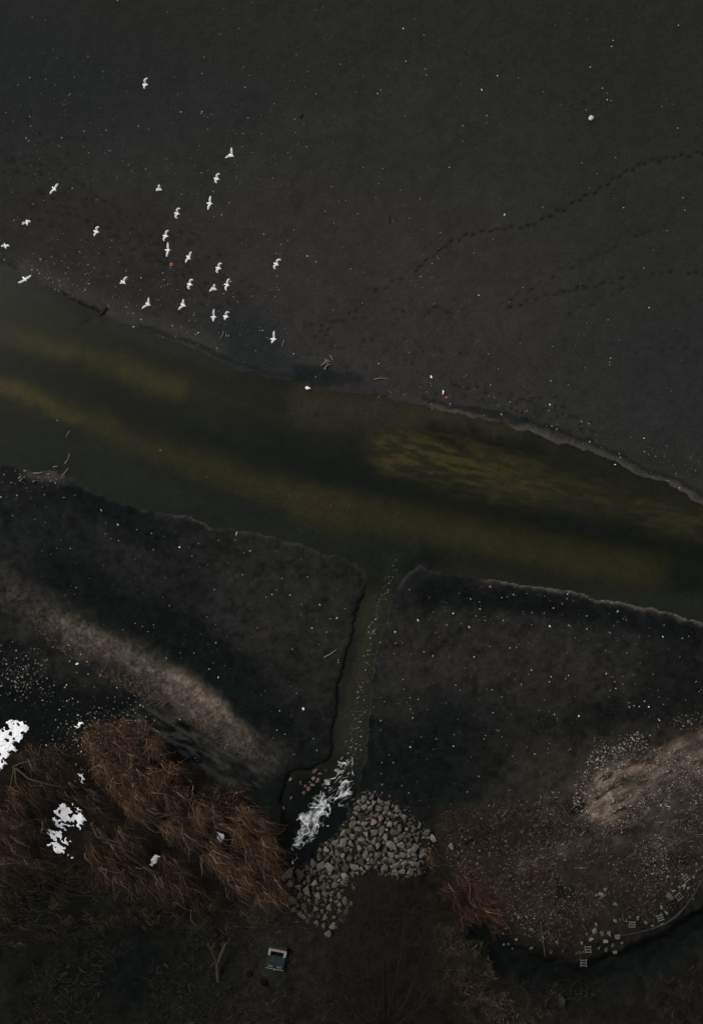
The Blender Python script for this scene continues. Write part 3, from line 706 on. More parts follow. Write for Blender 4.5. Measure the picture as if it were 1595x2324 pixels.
# uncountable specks
def field(n, sampler, size, flat, c0, c1, elong=1.6, surf=True, lift=0.0, land_only=False):
    u, v = sampler(n); x, y, z = on(u, v, surf)
    if land_only:
        k = gz(x, y) > 0; x, y, z = x[k], y[k], z[k]
    m = len(x); t = RNG.random((m, 1)) ** 1.5
    cols = lin(c0) * (1 - t) + lin(c1) * t
    s = size[0] + (size[1] - size[0]) * RNG.random(m) ** 3
    return bits(x, y, z + lift + s * flat * 0.3, s, flat, cols, elong)
def mix_sampler(parts):
    w_ = np.array([p[0] for p in parts], float); w_ /= w_.sum()
    def f(n):
        k = RNG.choice(len(parts), n, p=w_); u = np.empty(n); v = np.empty(n)
        for i, p in enumerate(parts):
            m = k == i; c = int(m.sum())
            if p[1] == 'box': u[m] = RNG.uniform(p[2], p[4], c); v[m] = RNG.uniform(p[3], p[5], c)
            elif p[1] == 'line':
                t = RNG.random(c); u[m] = p[2] + (p[4] - p[2]) * t + RNG.normal(0, p[6], c); v[m] = p[3] + (p[5] - p[3]) * t + RNG.normal(0, p[6], c)
            else: u[m] = RNG.normal(p[2], p[4], c); v[m] = RNG.normal(p[3], p[5], c)
        return u, v
    return f
def poly_sampler(poly, seed=0, thr=None, scale=0.5):
    P = np.array(poly, float)
    def f(n):
        us, vs = [], []; tot = 0
        while tot < n:
            u = RNG.uniform(P[:, 0].min(), P[:, 0].max(), n * 2); v = RNG.uniform(P[:, 1].min(), P[:, 1].max(), n * 2)
            j = (fbm(u / K * 0.8, v / K * 0.8, 400 + seed, 3) - 0.5) * 42
            k = inside(poly, u + j, v + j * 0.7)
            if thr is not None: k &= fbm(u / K * scale, v / K * scale, 500 + seed, 3) > (thr + RNG.uniform(-0.08, 0.08, len(u)))
            us.append(u[k]); vs.append(v[k]); tot += int(k.sum())
        return np.concatenate(us)[:n], np.concatenate(vs)[:n]
    return f
beach = mix_sampler([(5, 'box', -20, 150, 660, 780), (2.2, 'box', 0, 0, 800, 420), (3, 'line', 0, 580, 560, 800, 60), (2.2, 'box', 600, 100, 1000, 860), (2, 'box', 900, 0, 1610, 900), (2.4, 'line', 860, 880, 1595, 1080, 30), (3, 'gauss', 120, 640, 70, 40)])
tag(obj("shell_fragments", field(2300, beach, (0.016, 0.065), 0.4, (62, 61, 59), (170, 168, 162), land_only=True), M_BIT), kind="stuff")
mud = mix_sampler([(4, 'box', -20, 1180, 820, 1750), (6, 'box', 850, 1340, 1610, 1850), (1.5, 'gauss', 1480, 1720, 60, 22), (1, 'gauss', 60, 1100, 60, 40), (1.2, 'gauss', 120, 1085, 40, 16), (1.6, 'box', 960, 1330, 1600, 1420)])
tag(obj("mud_flecks", field(1300, mud, (0.018, 0.065), 0.4, (48, 46, 44), (150, 147, 140), 2.2, land_only=True), M_BIT), kind="stuff")
slope_poly = [(1010, 1860), (1150, 1830), (1290, 1780), (1340, 1690), (1480, 1640), (1620, 1600), (1620, 2000), (1500, 2080), (1400, 2110), (1320, 2150), (1200, 2130), (1120, 2060), (1020, 1980)]
tag(obj("slope_gravel", field(5200, poly_sampler(slope_poly, 1, 0.44, 0.45), (0.02, 0.075), 0.5, (40, 36, 32), (122, 114, 105), 2.2), M_BIT), kind="stuff")
slope_hi = [(1290, 1830), (1350, 1700), (1480, 1640), (1620, 1600), (1620, 1980), (1500, 2000), (1380, 1930)]
tag(obj("slope_shards", field(3000, poly_sampler(slope_hi, 2, 0.52, 0.6), (0.02, 0.08), 0.5, (58, 51, 47), (160, 149, 138), 2.2), M_BIT), kind="stuff")
leafy = mix_sampler([(2, 'line', 0, 1500, 200, 1640, 22), (2, 'line', 200, 1640, 330, 1600, 26), (3, 'gauss', 50, 1530, 40, 30), (3, 'gauss', 200, 1690, 70, 40), (1.4, 'box', 0, 1470, 420, 1790), (1.2, 'gauss', 170, 1680, 24, 18)])
tag(obj("snow_crumbs", field(1150, leafy, (0.014, 0.085), 0.5, (56, 51, 45), (180, 175, 165), 1.6), M_BIT), kind="stuff")
flk = mix_sampler([(2, 'line', 900, 1270, 850, 1400, 7), (3, 'line', 850, 1400, 835, 1500, 7), (3, 'line', 835, 1500, 818, 1620, 8), (5, 'line', 818, 1620, 790, 1740, 10), (1, 'box', 560, 1120, 900, 1250)])
tag(obj("foam_flecks", field(360, flk, (0.02, 0.07), 0.25, (70, 72, 68), (140, 142, 138), 2.0, lift=0.004), M_BIT), kind="stuff")

# ------------------------------------------------------------------ foam in the plunge pool
def sheet(name, ulo, uhi, vlo, vhi, dens_fn, base_z, thick, mat, kind=None, step=0.05, cover=False):
    x0, y1 = at(ulo, vlo); x1, y0 = at(uhi, vhi)
    gx = np.arange(x0, x1, step); gy = np.arange(y0, y1, step); A, B = np.meshgrid(gx, gy, indexing='ij')
    D = dens_fn(797.5 + K * A, 1162 - K * B, A, B)
    keep = (D > 0)
    kc = keep[:-1, :-1] & keep[1:, :-1] & keep[1:, 1:] & keep[:-1, 1:]
    id_ = np.arange(A.size).reshape(A.shape)
    Fq = np.stack([id_[:-1, :-1], id_[1:, :-1], id_[1:, 1:], id_[:-1, 1:]], -1)[kc]
    used, inv = np.unique(Fq, return_inverse=True)
    z = (gz(A, B) if base_z is None else np.full(A.shape, base_z)) + thick * np.clip(D * 3, 0.15, 1) * (0.6 + 0.8 * fbm(A * 4, B * 4, 801, 2))
    P = np.stack([A, B, z], -1).reshape(-1, 3)[used]
    me = make_mesh(name, P, inv.reshape(-1, 4), True)
    dd_ = np.clip(D.reshape(-1)[used], 0, 1)[:, None]
    vcol(me, lin((150, 154, 154)) * (1 - dd_) + lin((222, 224, 224)) * dd_)
    if cover:
        ca = me.attributes.new("cover", 'FLOAT', 'POINT')
        ca.data.foreach_set("value", np.clip(D.reshape(-1)[used] * 1.9, 0, 1).astype(np.float32))
    return obj(name, me, mat)
FL = [(668, 1952), (684, 1905), (706, 1866), (738, 1826), (768, 1790), (788, 1738)]
FW = [8, 22, 34, 38, 36, 26]
def foam_d(u, v, x, y):
    u = u + (fbm(x * 1.5, y * 1.5, 820, 3) - .5) * 30; v = v + (fbm(x * 1.5, y * 1.5, 830, 3) - .5) * 30
    best = np.full(u.shape, -1.0)
    for i in range(len(FL) - 1):
        (x1, y1), (x2, y2) = FL[i], FL[i + 1]; dx, dy = x2 - x1, y2 - y1
        t = np.clip(((u - x1) * dx + (v - y1) * dy) / (dx * dx + dy * dy), 0, 1)
        best = np.maximum(best, 1 - np.hypot(u - x1 - t * dx, v - y1 - t * dy) / (FW[i] + t * (FW[i + 1] - FW[i])))
    best = np.maximum(best, 0.30 - np.hypot((u - 676) / 60, (v - 1768) / 40) )
    best = np.maximum(best, 0.20 - np.hypot((u - 700) / 60, (v - 1772) / 90))
    wx = x + (fbm(x * 1.1, y * 1.1, 870, 3) - .5) * 1.3; wy = y + (fbm(x * 1.1, y * 1.1, 875, 3) - .5) * 1.3
    sa2 = (x * .48 + y * .88); sc2 = (x * .88 - y * .48)
    wx = sc2 + (fbm(x * 1.2, y * 1.2, 870, 3) - .5) * 0.9; wy = sa2 + (fbm(x * 1.2, y * 1.2, 875, 3) - .5) * 0.9
    f1 = np.clip(1 - np.abs(2 * fbm(wx * 2.0, wy * 0.9, 840, 2) - 1) * 5.5, 0, 1)
    f2 = np.clip(1 - np.abs(2 * fbm(wx * 3.8, wy * 2.0, 850, 2) - 1) * 4.5, 0, 1)
    du, dv = u - 704, v - 1862
    core = np.exp(-((du * .88 + dv * .48) / 19) ** 2 - ((du * .48 - dv * .88) / 46) ** 2)
    E = sm(-0.35, 0.60, best)
    d = E * (0.75 * f1 + 0.55 * f2) * 0.62 + core * (0.34 + 1.0 * (fbm(wx * 2.4, wy * 1.0, 860, 3) - 0.30)) - 0.10 - 0.22 * (1 - E)
    d = np.where(best > -0.5, d, -1)
    return d
tag(sheet("white_foam", 640, 830, 1700, 1975, foam_d, 0.006, 0.05, M_FOAM, step=0.035, cover=True), kind="stuff")

# ------------------------------------------------------------------ snow lying between the willows
SNOW = [([(-60, 1665), (0, 1662), (14, 1652), (30, 1640), (66, 1638), (64, 1652), (48, 1676), (22, 1708), (4, 1745), (-60, 1790)], "large white snow patch at the left edge of the photo beside the willow"),
        ([(126, 1832), (150, 1818), (172, 1824), (196, 1838), (199, 1858), (184, 1862), (190, 1876), (166, 1872), (140, 1872), (128, 1858)], "ragged white snow patch, upper one of those framed by willow branches"),
        ([(104, 1874), (120, 1880), (140, 1882), (158, 1896), (170, 1908), (150, 1904), (128, 1896)], "thin slanting strip of snow between two ragged snow patches"),
        ([(116, 1912), (134, 1908), (150, 1908), (162, 1918), (170, 1938), (150, 1930), (130, 1928)], "small ragged snow patch, lowest of those framed by willow branches"),
        ([(496, 1894), (508, 1888), (518, 1892), (510, 1900), (500, 1902)], "tiny snow scrap in the middle of the brown willow thicket"),
        ([(346, 1936), (358, 1932), (364, 1938), (354, 1950), (346, 1948)], "tiny snow scrap at the lower fringe of the willow thicket"),
        ([(174, 1640), (196, 1638), (202, 1646), (186, 1650)], "little snow scrap in the dark hollow above the willow"),
        ([(182, 1752), (190, 1762), (196, 1776), (186, 1772)], "narrow snow scrap in the dark gap between the willows")]
for k_, (poly, lab) in enumerate(SNOW):
    pu = [p[0] for p in poly]; pv = [p[1] for p in poly]
    def sd_(u, v, x, y, poly=poly, k_=k_):
        uu = u + (fbm(x * 2.6, y * 2.6, 900 + k_, 4) - .5) * 26; vv = v + (fbm((x * .8 - y * .6) * 1.2, (x * .6 + y * .8) * 4.0, 930 + k_, 4) - .5) * 24
        d = pdist(poly, uu, vv, True) / 10; d = np.where(inside(poly, uu, vv), d, -d)
        return d + (0.5 if k_ == 0 else 0.15) - 2.2 * sm(0.72, 0.76, fbm(x * 3.2, y * 3.2, 990 + k_, 2)) - (0.7 if k_ == 0 else 1.2) * sm(0.60, 0.68, fbm((x * .8 - y * .6) * 1.3, (x * .6 + y * .8) * 3.4, 960 + k_, 3))
    tag(sheet("snow_patch", min(pu) - 8, max(pu) + 8, min(pv) - 8, max(pv) + 8, sd_, None, 0.10, M_SNOW, step=0.045), lab, "snow")

# ------------------------------------------------------------------ stones
PILE = [(812, 1815), (850, 1802), (890, 1822), (915, 1850), (935, 1870), (950, 1895), (957, 1925), (960, 1960), (952, 1986), (925, 1986), (880, 1976), (830, 1968), (806, 1982),
        (785, 2006), (745, 2016), (700, 2020), (660, 2014), (640, 1990), (652, 1970), (690, 1968), (735, 1930), (765, 1905), (795, 1870), (810, 1835)]
LOOSE = [(655, 2030), (720, 2026), (775, 2020), (800, 2050), (790, 2085), (750, 2105), (690, 2090), (650, 2060)]
placed = []
def pack(poly, radii, tries, gap=0.94):
    P = np.array(poly); out = []
    rr = random.Random(len(poly))
    for r in radii:
        for _ in range(tries):
            u = rr.uniform(P[:, 0].min(), P[:, 0].max()); v = rr.uniform(P[:, 1].min(), P[:, 1].max())
            if not inside(poly, np.array([u]), np.array([v]))[0]: continue
            if any((u - a) ** 2 + (v - b) ** 2 < ((r + c) * gap) ** 2 for a, b, c in placed): continue
            placed.append((u, v, r)); out.append((u, v, r)); break
    return out
special = [(968, 1888, 9, "pale grey squarish stone just off the right end of the riprap"), (982, 1902, 8, "slim pointed grey stone beyond the right end of the riprap"),
           (680, 1985, 14, "broad flat grey slab at the pointed lower end of the pool")]
for (u, v, r, lab) in special:
    placed.append((u, v, r)); put_stone("riprap_stone", SET_GREY, u, v, r * 2.1 / K, lab, "stone", "riprap stones beside the foaming pool", 0.05)
big = pack(PILE, [11.0 - 0.046 * min(i, 145) for i in range(270)], 400, 0.93)
lo_ = pack(LOOSE, [8 - 0.06 * i for i in range(58)], 60, 1.05)
PINKSPOT = [(868, 1850), (860, 1862), (858, 1850), (850, 1868), (838, 1838), (862, 1840)]
def region(u, v):
    if v > 1925 and u < 790: return "grey angular riprap stone in the tongue below the pool's lower end"
    if u > 900: return "grey angular riprap stone in the right end of the main bank"
    if v < 1850: return "grey angular riprap stone at the upper tip of the main bank by the stream"
    return "grey angular riprap stone in the middle of the main bank right of the pool"
nrip = 3
for (u, v, r) in big:
    pk = abs(u - 842) < 20 and abs(v - 1858) < 10 and random.random() < 0.8
    put_stone("riprap_stone", SET_PINK if pk else SET_GREY, u, v, r * 2.2 / K, "reddish stone among the grey riprap by the pool's right side" if pk else region(u, v), "stone", "riprap stones beside the foaming pool", 0.08 + random.uniform(-.08, .08)); nrip += 1
for (u, v, r) in lo_[:max(0, 297 - nrip)]:
    put_stone("riprap_stone", SET_GREY, u, v, r * 2.1 / K, "loose grey stone in the sparse scatter between riprap and culvert", "stone", "riprap stones beside the foaming pool", 0.12)
infill = poly_sampler([(800, 1800), (850, 1788), (925, 1830), (985, 1890), (985, 1985), (920, 2000), (830, 1985), (790, 2030), (700, 2035), (630, 2020), (625, 1975), (690, 1960), (790, 1865)], 3); inf2 = poly_sampler(LOOSE, 4)
tag(obj("riprap_chips", field(1900, infill, (0.03, 0.19), 0.6, (30, 28, 26), (86, 82, 75), 1.5), M_BIT), kind="stuff")
tag(obj("loose_chips", field(420, inf2, (0.03, 0.11), 0.6, (34, 33, 30), (100, 96, 90), 1.5), M_BIT), kind="stuff")
for (u, v, s, st_, lab) in [(745, 2118, 0.62, SET_RUB, "pale jagged stone lying alone above the culvert on its right"), (1022, 1921, 0.66, SET_RUB, "pale rounded boulder lying alone right of the riprap"),
                            (770, 2052, 0.5, SET_PINK, "long reddish stone at the right edge of the loose stones"), (680, 2072, 0.45, SET_PINK, "reddish stone at left in the loose stones above the culvert"), (722, 2098, 0.36, SET_PINK, "small pink stone at the foot of the loose stones"),
                            (762, 2105, 0.34, SET_GREY, "dark grey pointed stone right of the small pink stone"), (740, 1748, 0.34, SET_RUB, "bright double stone standing in the shallows above the foam"),
                            (700, 2042, 0.4, SET_PINK, "brick red stone near the top of the loose stones")]:
    put_stone("field_stone", st_, u, v, s, lab, "stone", None, 0.08)
for (a, b, s, pk) in [(715, 1752, .5, 0), (727, 1757, .4, 1), (712, 1768, .45, 0), (694, 1785, .42, 1), (700, 1790, .4, 1), (708, 1783, .36, 0), (690, 1800, .4, 0), (660, 1812, .3, 1), (644, 1834, .3, 1), (720, 1772, .5, 0), (660, 1770, .5, 0), (683, 1778, .4, 0), (704, 1776, .3, 1), (818, 1868, .4, 0)]:
    put_stone("pool_stone", SET_PINK if pk else SET_GREY, a, b, s, ("reddish" if pk else "dark grey") + " wet stone breaking the water at the upper left of the pool", "stone", "stones standing in the upper pool", 0.2)
# rubble along the right slope's curved edge
RUB = [(1363, 2030, .55), (1372, 2018, .42), (1352, 2032, .3), (1349, 2047, .4), (1395, 2052, .35), (1233, 2003, .3), (1258, 2022, .2), (1450, 2043, .3), (1515, 1990, .5), (1525, 2005, .4), (1549, 1985, .42), (1518, 2034, .62), (1540, 2012, .42), (1527, 2022, .3),
       (1551, 2010, .4), (1562, 2015, .4), (1572, 1990, .4), (1580, 1962, .4), (1428, 2080, .32), (1437, 2076, .26), (1447, 2082, .5), (1405, 2087, .3), (1420, 2090, .28), (1395, 2090, .3), (1382, 2118, .5), (1400, 2124, .62), (1372, 2136, .45),
       (1410, 2140, .4), (1390, 2145, .45), (1365, 2118, .4), (1348, 2112, .55), (1352, 2098, .35), (1358, 2150, .5), (1376, 2153, .6), (1340, 2132, .5), (1392, 2158, .5), (1330, 2120, .35), (1318, 2140, .4), (1258, 2138, .5), (1250, 2150, .3), (1213, 2122, .45), (1190, 2105, .35), (1160, 2100, .5),
       (1176, 2082, .3), (1150, 2062, .25), (1152, 2070, .25), (1135, 2132, .35), (1146, 2142, .3), (1160, 2152, .4), (1170, 2158, .35), (1182, 2148, .3), (1205, 2156, .35), (1140, 2115, .3), (1480, 2100, .45), (1465, 2094, .4), (1502, 2098, .4), (1500, 2060, .45), (1512, 2072, .35), (1570, 2040, .3)]
for (u, v, s) in RUB:
    if u < 1300 and v > 2090: u += random.uniform(-14, 14); v += random.uniform(-16, 4); s *= random.uniform(.5, 1.1)
    else: s *= random.uniform(.75, 1.05)
    lab = ("pale rubble stone in the cluster at the lower rim of the right slope" if v > 2105 and u > 1300 else "grey rubble stone along the shaded lower left rim of the slope" if u < 1300 else "grey rubble stone near the hollow blocks on the right slope rim" if u > 1450 else "pale rubble stone lying mid slope on brown soil")
    put_stone("rubble_stone", SET_RUB, u, v, s, lab, "stone", "rubble stones on the right slope", 0.08)

# ------------------------------------------------------------------ hollow blocks, edging, stakes
def block_mesh():
    bm = bmesh.new()
    for s in (-1, 1):
        tube_bm(bm, [(s * .25, .30, .10), (s * .225, .14, .10), (s * .22, 0, .10), (s * .225, -.14, .10), (s * .25, -.30, .10)], [.034, .034, .034, .034, .034], 4)
    for y_ in (-.20, 0, .20): box_bm(bm, (0, y_, .10), (.43, .045, .10))
    return bm_mesh("block", bm)
BLK = block_mesh(); BLK.materials.append(M_BLOCK)
for (u, v, r, lab) in [(1555, 1993, 35, "grey hollow concrete block, tilted, uppermost on the right slope rim"), (1539, 2034, -55, "grey hollow concrete block just below the uppermost one at right"),
                       (1433, 2097, 2, "grey hollow concrete block lying square beside pale rubble on the rim"), (1497, 2082, 20, "faint grey hollow block between two others on the rim"),
                       (1333, 2154, 4, "grey hollow block at the bottom of the rim, upper of two stacked close"), (1321, 2181, -3, "grey hollow block at the bottom of the rim, lowest of all")]:
    x, y, z = on1(u, v); o = obj("hollow_block", BLK, None); o.location = (x, y, z + 0.03); o.rotation_euler = (random.uniform(-.12, .12), random.uniform(-.12, .12), math.radians(r)); o.scale = (1, 1, 1)
    tag(o, lab, "concrete block", "hollow blocks on the right slope rim")
def stick(name, pts, rads, mat, label, cat, group=None, lift=0.02, seg=6):
    P = []
    for (u, v, h) in pts:
        x, y, z = on1(u, v); P.append(Vector((x, y, z + lift + h)))
    o0 = P[0].copy(); bm = bmesh.new(); tube_bm(bm, [p - o0 for p in P], rads, seg, 0.15); o = obj(name, bm_mesh(name, bm), mat); o.location = o0; tag(o, label, cat, group); return o
for i, (u, v) in enumerate([(1306, 2164), (1311, 2163), (1316, 2163), (1321, 2162), (1276, 2158), (1250, 2162), (1247, 2160)]):
    stick("wooden_stake", [(u, v + 4, 0.0), (u - 0.5, v - 8, 0.35)], [.035, .03], M_BLOCK, "short grey stake in the row left of the lowest hollow blocks" if i < 4 else "short grey stake apart on the shaded rim", "stake", "stakes at the bottom rim")
# kerb-like edging along the right part of the rim
ED = [(1395, 2128), (1420, 2122), (1450, 2116), (1480, 2108), (1510, 2095), (1535, 2078), (1555, 2058), (1572, 2034), (1590, 2000), (1640, 1930)]
P = [Vector(on1(u, v)) for u, v in ED]; bm = bmesh.new()
zt = [p.z + 0.06 for p in P]
tube_bm(bm, [Vector((p.x, p.y, z_)) for p, z_ in zip(P, zt)], [.03, .05, .04, .06, .07, .09, .08, .09, .08, .08], 6, 0.35)
tag(obj("stone_edging", bm_mesh("edging", bm), M_EDGE), "low curved stone edging along the right rim above the dark ditch", "edging")
stick("thin_pole", [(1225, 2090, .1), (1229, 2125, .35), (1231, 2160, .7)], [.016, .014, .012], M_BLOCK, "thin pale pole leaning over the bottom rim of the slope", "pole")
x, y, z = on1(1270, 2263); bm = bmesh.new(); box_bm(bm, (0, 0, .35), (.34, .62, .7), .03); box_bm(bm, (0, .1, .72), (.38, .36, .05), .01)
o = obj("grey_post", bm_mesh("post", bm), M_EDGE); o.location = (x, y, z); tag(o, "dim grey stub post standing in the dark undergrowth at the bottom", "post")

# ------------------------------------------------------------------ driftwood
DRIFT = "driftwood sticks round the left spit"
for pts, r, lab in [([(158, 978), (155, 985), (153, 992)], .035, "thin pale stick farthest out in the river by the spit"), ([(158, 1030), (156, 1042), (150, 1052)], .045, "pale curved stick standing out of the water above the spit tip"),
                    ([(151, 1048), (149, 1052)], .06, "short white stub at the foot of the curved stick"), ([(155, 1063), (149, 1072), (141, 1084)], .05, "thick grey stick slanting across the tip of the spit"),
                    ([(121, 1060), (132, 1058)], .05, "short pale pinkish stick lying above the spit"), ([(76, 1074), (90, 1074), (100, 1071)], .04, "long pale stick lying along the spit's upper shore"),
                    ([(43, 1086), (50, 1081)], .06, "white chunk of wood, upper of two lying parallel on the spit"), ([(45, 1092), (53, 1086)], .05, "grey chunk of wood, lower of two lying parallel on the spit"),
                    ([(75, 1094), (81, 1090)], .05, "stubby pale stick in the middle of the spit"), ([(143, 1129), (149, 1129)], .03, "small pale stick on dark mud below the spit"),
                    ([(229, 1156), (233, 1161)], .06, "white stub of wood on the mud right of the spit")]:
    stick("driftwood_stick", [(a, b, 0.03 + 0.10 * i) for i, (a, b) in enumerate(pts)], [r * (1 - 0.2 * i) for i in range(len(pts))], M_WOOD, lab, "driftwood", DRIFT)
BEACHW = "sticks lying on the beach"
for pts, r, lab, m_ in [([(508, 752), (505, 762), (500, 768)], .04, "pale curved stick on the sand below the lower gull pair, left one", M_WOOD), ([(513, 756), (514, 765)], .03, "short pale stick beside the curved stick near the bank", M_WOOD),
                        ([(645, 771), (641, 786)], .035, "thin pale stick beside the lowest flying gull", M_WOOD), ([(1128, 133), (1134, 142)], .03, "thin dark twig at the top of the right beach", M_DARKWOOD),
                        ([(884, 490), (885, 500), (883, 508)], .035, "small dark twig in the middle of the beach", M_DARKWOOD), ([(687, 259), (681, 267)], .04, "small dark slanted stick on the upper beach", M_DARKWOOD),
                        ([(228, 716), (236, 706), (243, 697)], .08, "dark wet stick jutting inland from the cut bank", M_DARKWOOD),
                        ([(848, 861), (862, 858), (880, 859)], .035, "long thin brown stick at the beach edge right of the root tangle", M_WOOD),
                        ([(735, 1492), (750, 1484), (764, 1474)], .04, "dim stick on the mud just left of the side stream", M_WOOD), ([(1129, 1318), (1131, 1328), (1136, 1334)], .06, "grey root sticking out of the right mud bank", M_EDGE)]:
    stick("beach_stick", [(a, b, 0.03) for a, b in pts], [r * (1 - 0.2 * i) for i in range(len(pts))], m_, lab, "stick", BEACHW)
# bleached root tangle by the weed patch
x, y, z = on1(739, 824); t = empty("root_tangle", (x, y, z)); tag(t, "bleached twisted root tangle on the beach beside the dark weed", "driftwood")
bm = bmesh.new(); rr = random.Random(4)
tube_bm(bm, [(-.35, -.2, .05), (-.1, .0, .12), (.1, .22, .14), (.3, .2, .06)], [.05, .06, .06, .03], 6, .2, rr)
tube_bm(bm, [(-.05, -.5, .04), (.05, -.25, .12), (.25, -.1, .12), (.5, -.14, .04)], [.07, .06, .045, .02], 6, .2, rr)
obj("stump", bm_mesh("stump", bm), M_WOOD, t)
for i in range(6):
    a = rr.uniform(0, 6.28); bm = bmesh.new(); tube_bm(bm, [(.05 * math.cos(a), .05 * math.sin(a), .1), (.25 * math.cos(a + .3), .25 * math.sin(a + .3), .14), (.45 * math.cos(a), .45 * math.sin(a), .03)], [.03, .024, .012], 5, .2, rr)
    obj("root", bm_mesh("root", bm), M_WOOD, t)
stick("beach_stick", [(750, 806, .03), (753, 814, .05), (756, 818, .03)], [.04, .05, .03], M_WOOD, "short grey stick just above the root tangle", "stick", BEACHW)

# ------------------------------------------------------------------ culvert
x, y, z = on1(628, 2170)
t = empty("culvert_chamber", (x, y, z - 0.05), math.radians(-10.8)); tag(t, "square concrete culvert chamber with dark steel cover near the bottom of the photo", "culvert")
def part(name, boxes, mat, parent, bev=0.012):
    bm = bmesh.new()
    for c, s in boxes: box_bm(bm, c, s, bev)
    return obj(name, bm_mesh(name, bm), mat, parent)
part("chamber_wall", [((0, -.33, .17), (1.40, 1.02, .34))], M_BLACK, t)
part("headwall", [((-.615, .405, .27), (.20, .36, .54)), ((.615, .405, .27), (.20, .36, .54)), ((0, .66, .27), (1.43, .15, .54))], M_CONC, t)
part("coping", [((-.37, .815, .24), (.68, .155, .48)), ((.37, .815, .24), (.68, .155, .48))], M_EDGE, t)
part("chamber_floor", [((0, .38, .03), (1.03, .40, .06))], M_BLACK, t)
for s in (-1, 1):
    p = part("cover_plate", [((s * .352, -.33, .385), (.69, 1.04, .05))], M_STEEL, t)
    part("handle", [((s * .345, -.60, .44), (.34, .022, .03)), ((s * .345, -.68, .44), (.34, .03, .03)), ((s * .345 + .17, -.64, .425), (.02, .07, .022))], M_BAR, p, 0.004)
r_ = part("base_rail", [((0, -.87, .40), (1.42, .028, .04))], M_BAR, t, 0.004)
part("bracket", [((.0, -.92, .39), (.14, .065, .05))], M_BAR, r_, 0.006)
for (u, v, s, lab) in [(566, 2211, .24, "round dark bush, smaller of two left below the culvert"), (600, 2228, .32, "round dark bush, larger of two left below the culvert")]:
    x, y, z = on1(u, v); n_ = 900
    d = RNG.normal(size=(n_, 3)); d /= np.linalg.norm(d, axis=1, keepdims=True); d *= (RNG.random((n_, 1)) ** .4)
    me = bits(d[:, 0] * s, d[:, 1] * s, np.abs(d[:, 2]) * s * .9 + .03, np.full(n_, .03), .4, np.repeat(lin((9, 12, 11))[None], n_, 0), 2.0)
    o = obj("round_bush", me, M_TWIG); o.location = (x, y, z); tag(o, lab, "bush")

# ------------------------------------------------------------------ trees, reeds, undergrowth
SNOWP = [p for p, _ in SNOW]
def palette(n, cols, p):
    k = RNG.choice(len(cols), n, p=p); c = lin(np.array(cols, float))[k]
    return c * RNG.uniform(0.75, 1.25, (n, 1))
def make_strands(poly, n, flow, spread, zlo, zhi, length, droop, rise, rad, cols, p, seed, thr=None, S=6, curl=0.5, avoid=False, nscale=0.35, bundle=1, swirl=0.0, wig=0.22):
    bun = max(1, bundle); nb_ = max(1, n // bun)
    u, v = poly_sampler(poly, seed, thr, nscale)(nb_)
    fl0 = np.radians(flow(u, v) if callable(flow) else np.full(nb_, flow)) + RNG.normal(0, spread, nb_)
    fl0 = fl0 + (fbm(u / K * 0.22, v / K * 0.22, 700 + seed, 2) - 0.5) * swirl
    hb = zlo + (zhi - zlo) * RNG.random(nb_); bb = RNG.uniform(0.6, 1.4, nb_) if bun > 1 else np.ones(nb_)
    k_ = np.repeat(np.arange(nb_), bun); n = len(k_)
    jit = 5.5 if bun > 1 else 0.0
    u = u[k_] + RNG.normal(0, jit, n); v = v[k_] + RNG.normal(0, jit, n)
    x, y, z0 = on(u, v)
    h = hb[k_] + (RNG.normal(0, 0.12, n) if bun > 1 else 0); h = np.maximum(h, 0.02)
    zz = z0 + h
    x, y = at(u, v, zz)
    fl = fl0[k_] + RNG.normal(0, 0.24 if bun > 1 else 0.0, n)
    bright = bb[k_]
    L = length[0] + (length[1] - length[0]) * RNG.random(n)
    cu = RNG.normal(0, curl, n)
    t = np.linspace(0, 1, S)
    P = np.empty((n, S, 3)); px, py = x.copy(), y.copy()
    for i in range(S):
        P[:, i, 0] = px; P[:, i, 1] = py
        a = fl + cu * (t[i] - 0.3) + RNG.normal(0, wig, n); px = px + np.cos(a) * L / (S - 1); py = py + np.sin(a) * L / (S - 1)
        P[:, i, 2] = np.maximum(zz + rise * L * t[i] - droop * L * t[i] ** 2, z0 + 0.03)
    if avoid:
        ok = np.ones(n, bool)
        for i in range(S):
            sc = H / (H - P[:, i, 2]); pu = 797.5 + K * P[:, i, 0] * sc; pv = 1162 - K * P[:, i, 1] * sc
            for q in SNOWP: ok &= ~inside(q, pu, pv)
        P, L, bright = P[ok], L[ok], bright[ok]
    n = len(P)
    R = (rad[0] + (rad[1] - rad[0]) * RNG.random((n, 1)) ** 2.5) * np.linspace(1.0, 0.45, S)[None]
    return P, R, palette(n, cols, p) * bright[:, None]
def limbs(name, base, targets, parent, r0, mat, rnd, h):
    bm = bmesh.new()
    b = Vector(on1(*base)); o0 = Vector(parent.location)
    top = b + Vector((rnd.uniform(-.2, .2), rnd.uniform(-.2, .2), h * 0.45))
    tube_bm(bm, [b - o0 - Vector((0, 0, .2)), b * .5 + top * .5 - o0, top - o0], [r0 * 1.3, r0, r0 * .9], 8, .1, rnd)
    for (u, v, zz) in targets:
        e = Vector((*[float(q) for q in at(u, v, b.z + zz)], b.z + zz)); m1 = top.lerp(e, .35) + Vector((rnd.uniform(-.3, .3), rnd.uniform(-.3, .3), .5)); m2 = top.lerp(e, .7) + Vector((rnd.uniform(-.3, .3), rnd.uniform(-.3, .3), .35))
        tube_bm(bm, [top - o0 - Vector((0, 0, .15)), m1 - o0, m2 - o0, e - o0], [r0 * .6, r0 * .42, r0 * .26, r0 * .08], 6, .12, rnd)
    return obj(name, bm_mesh(name, bm, True), mat, parent)
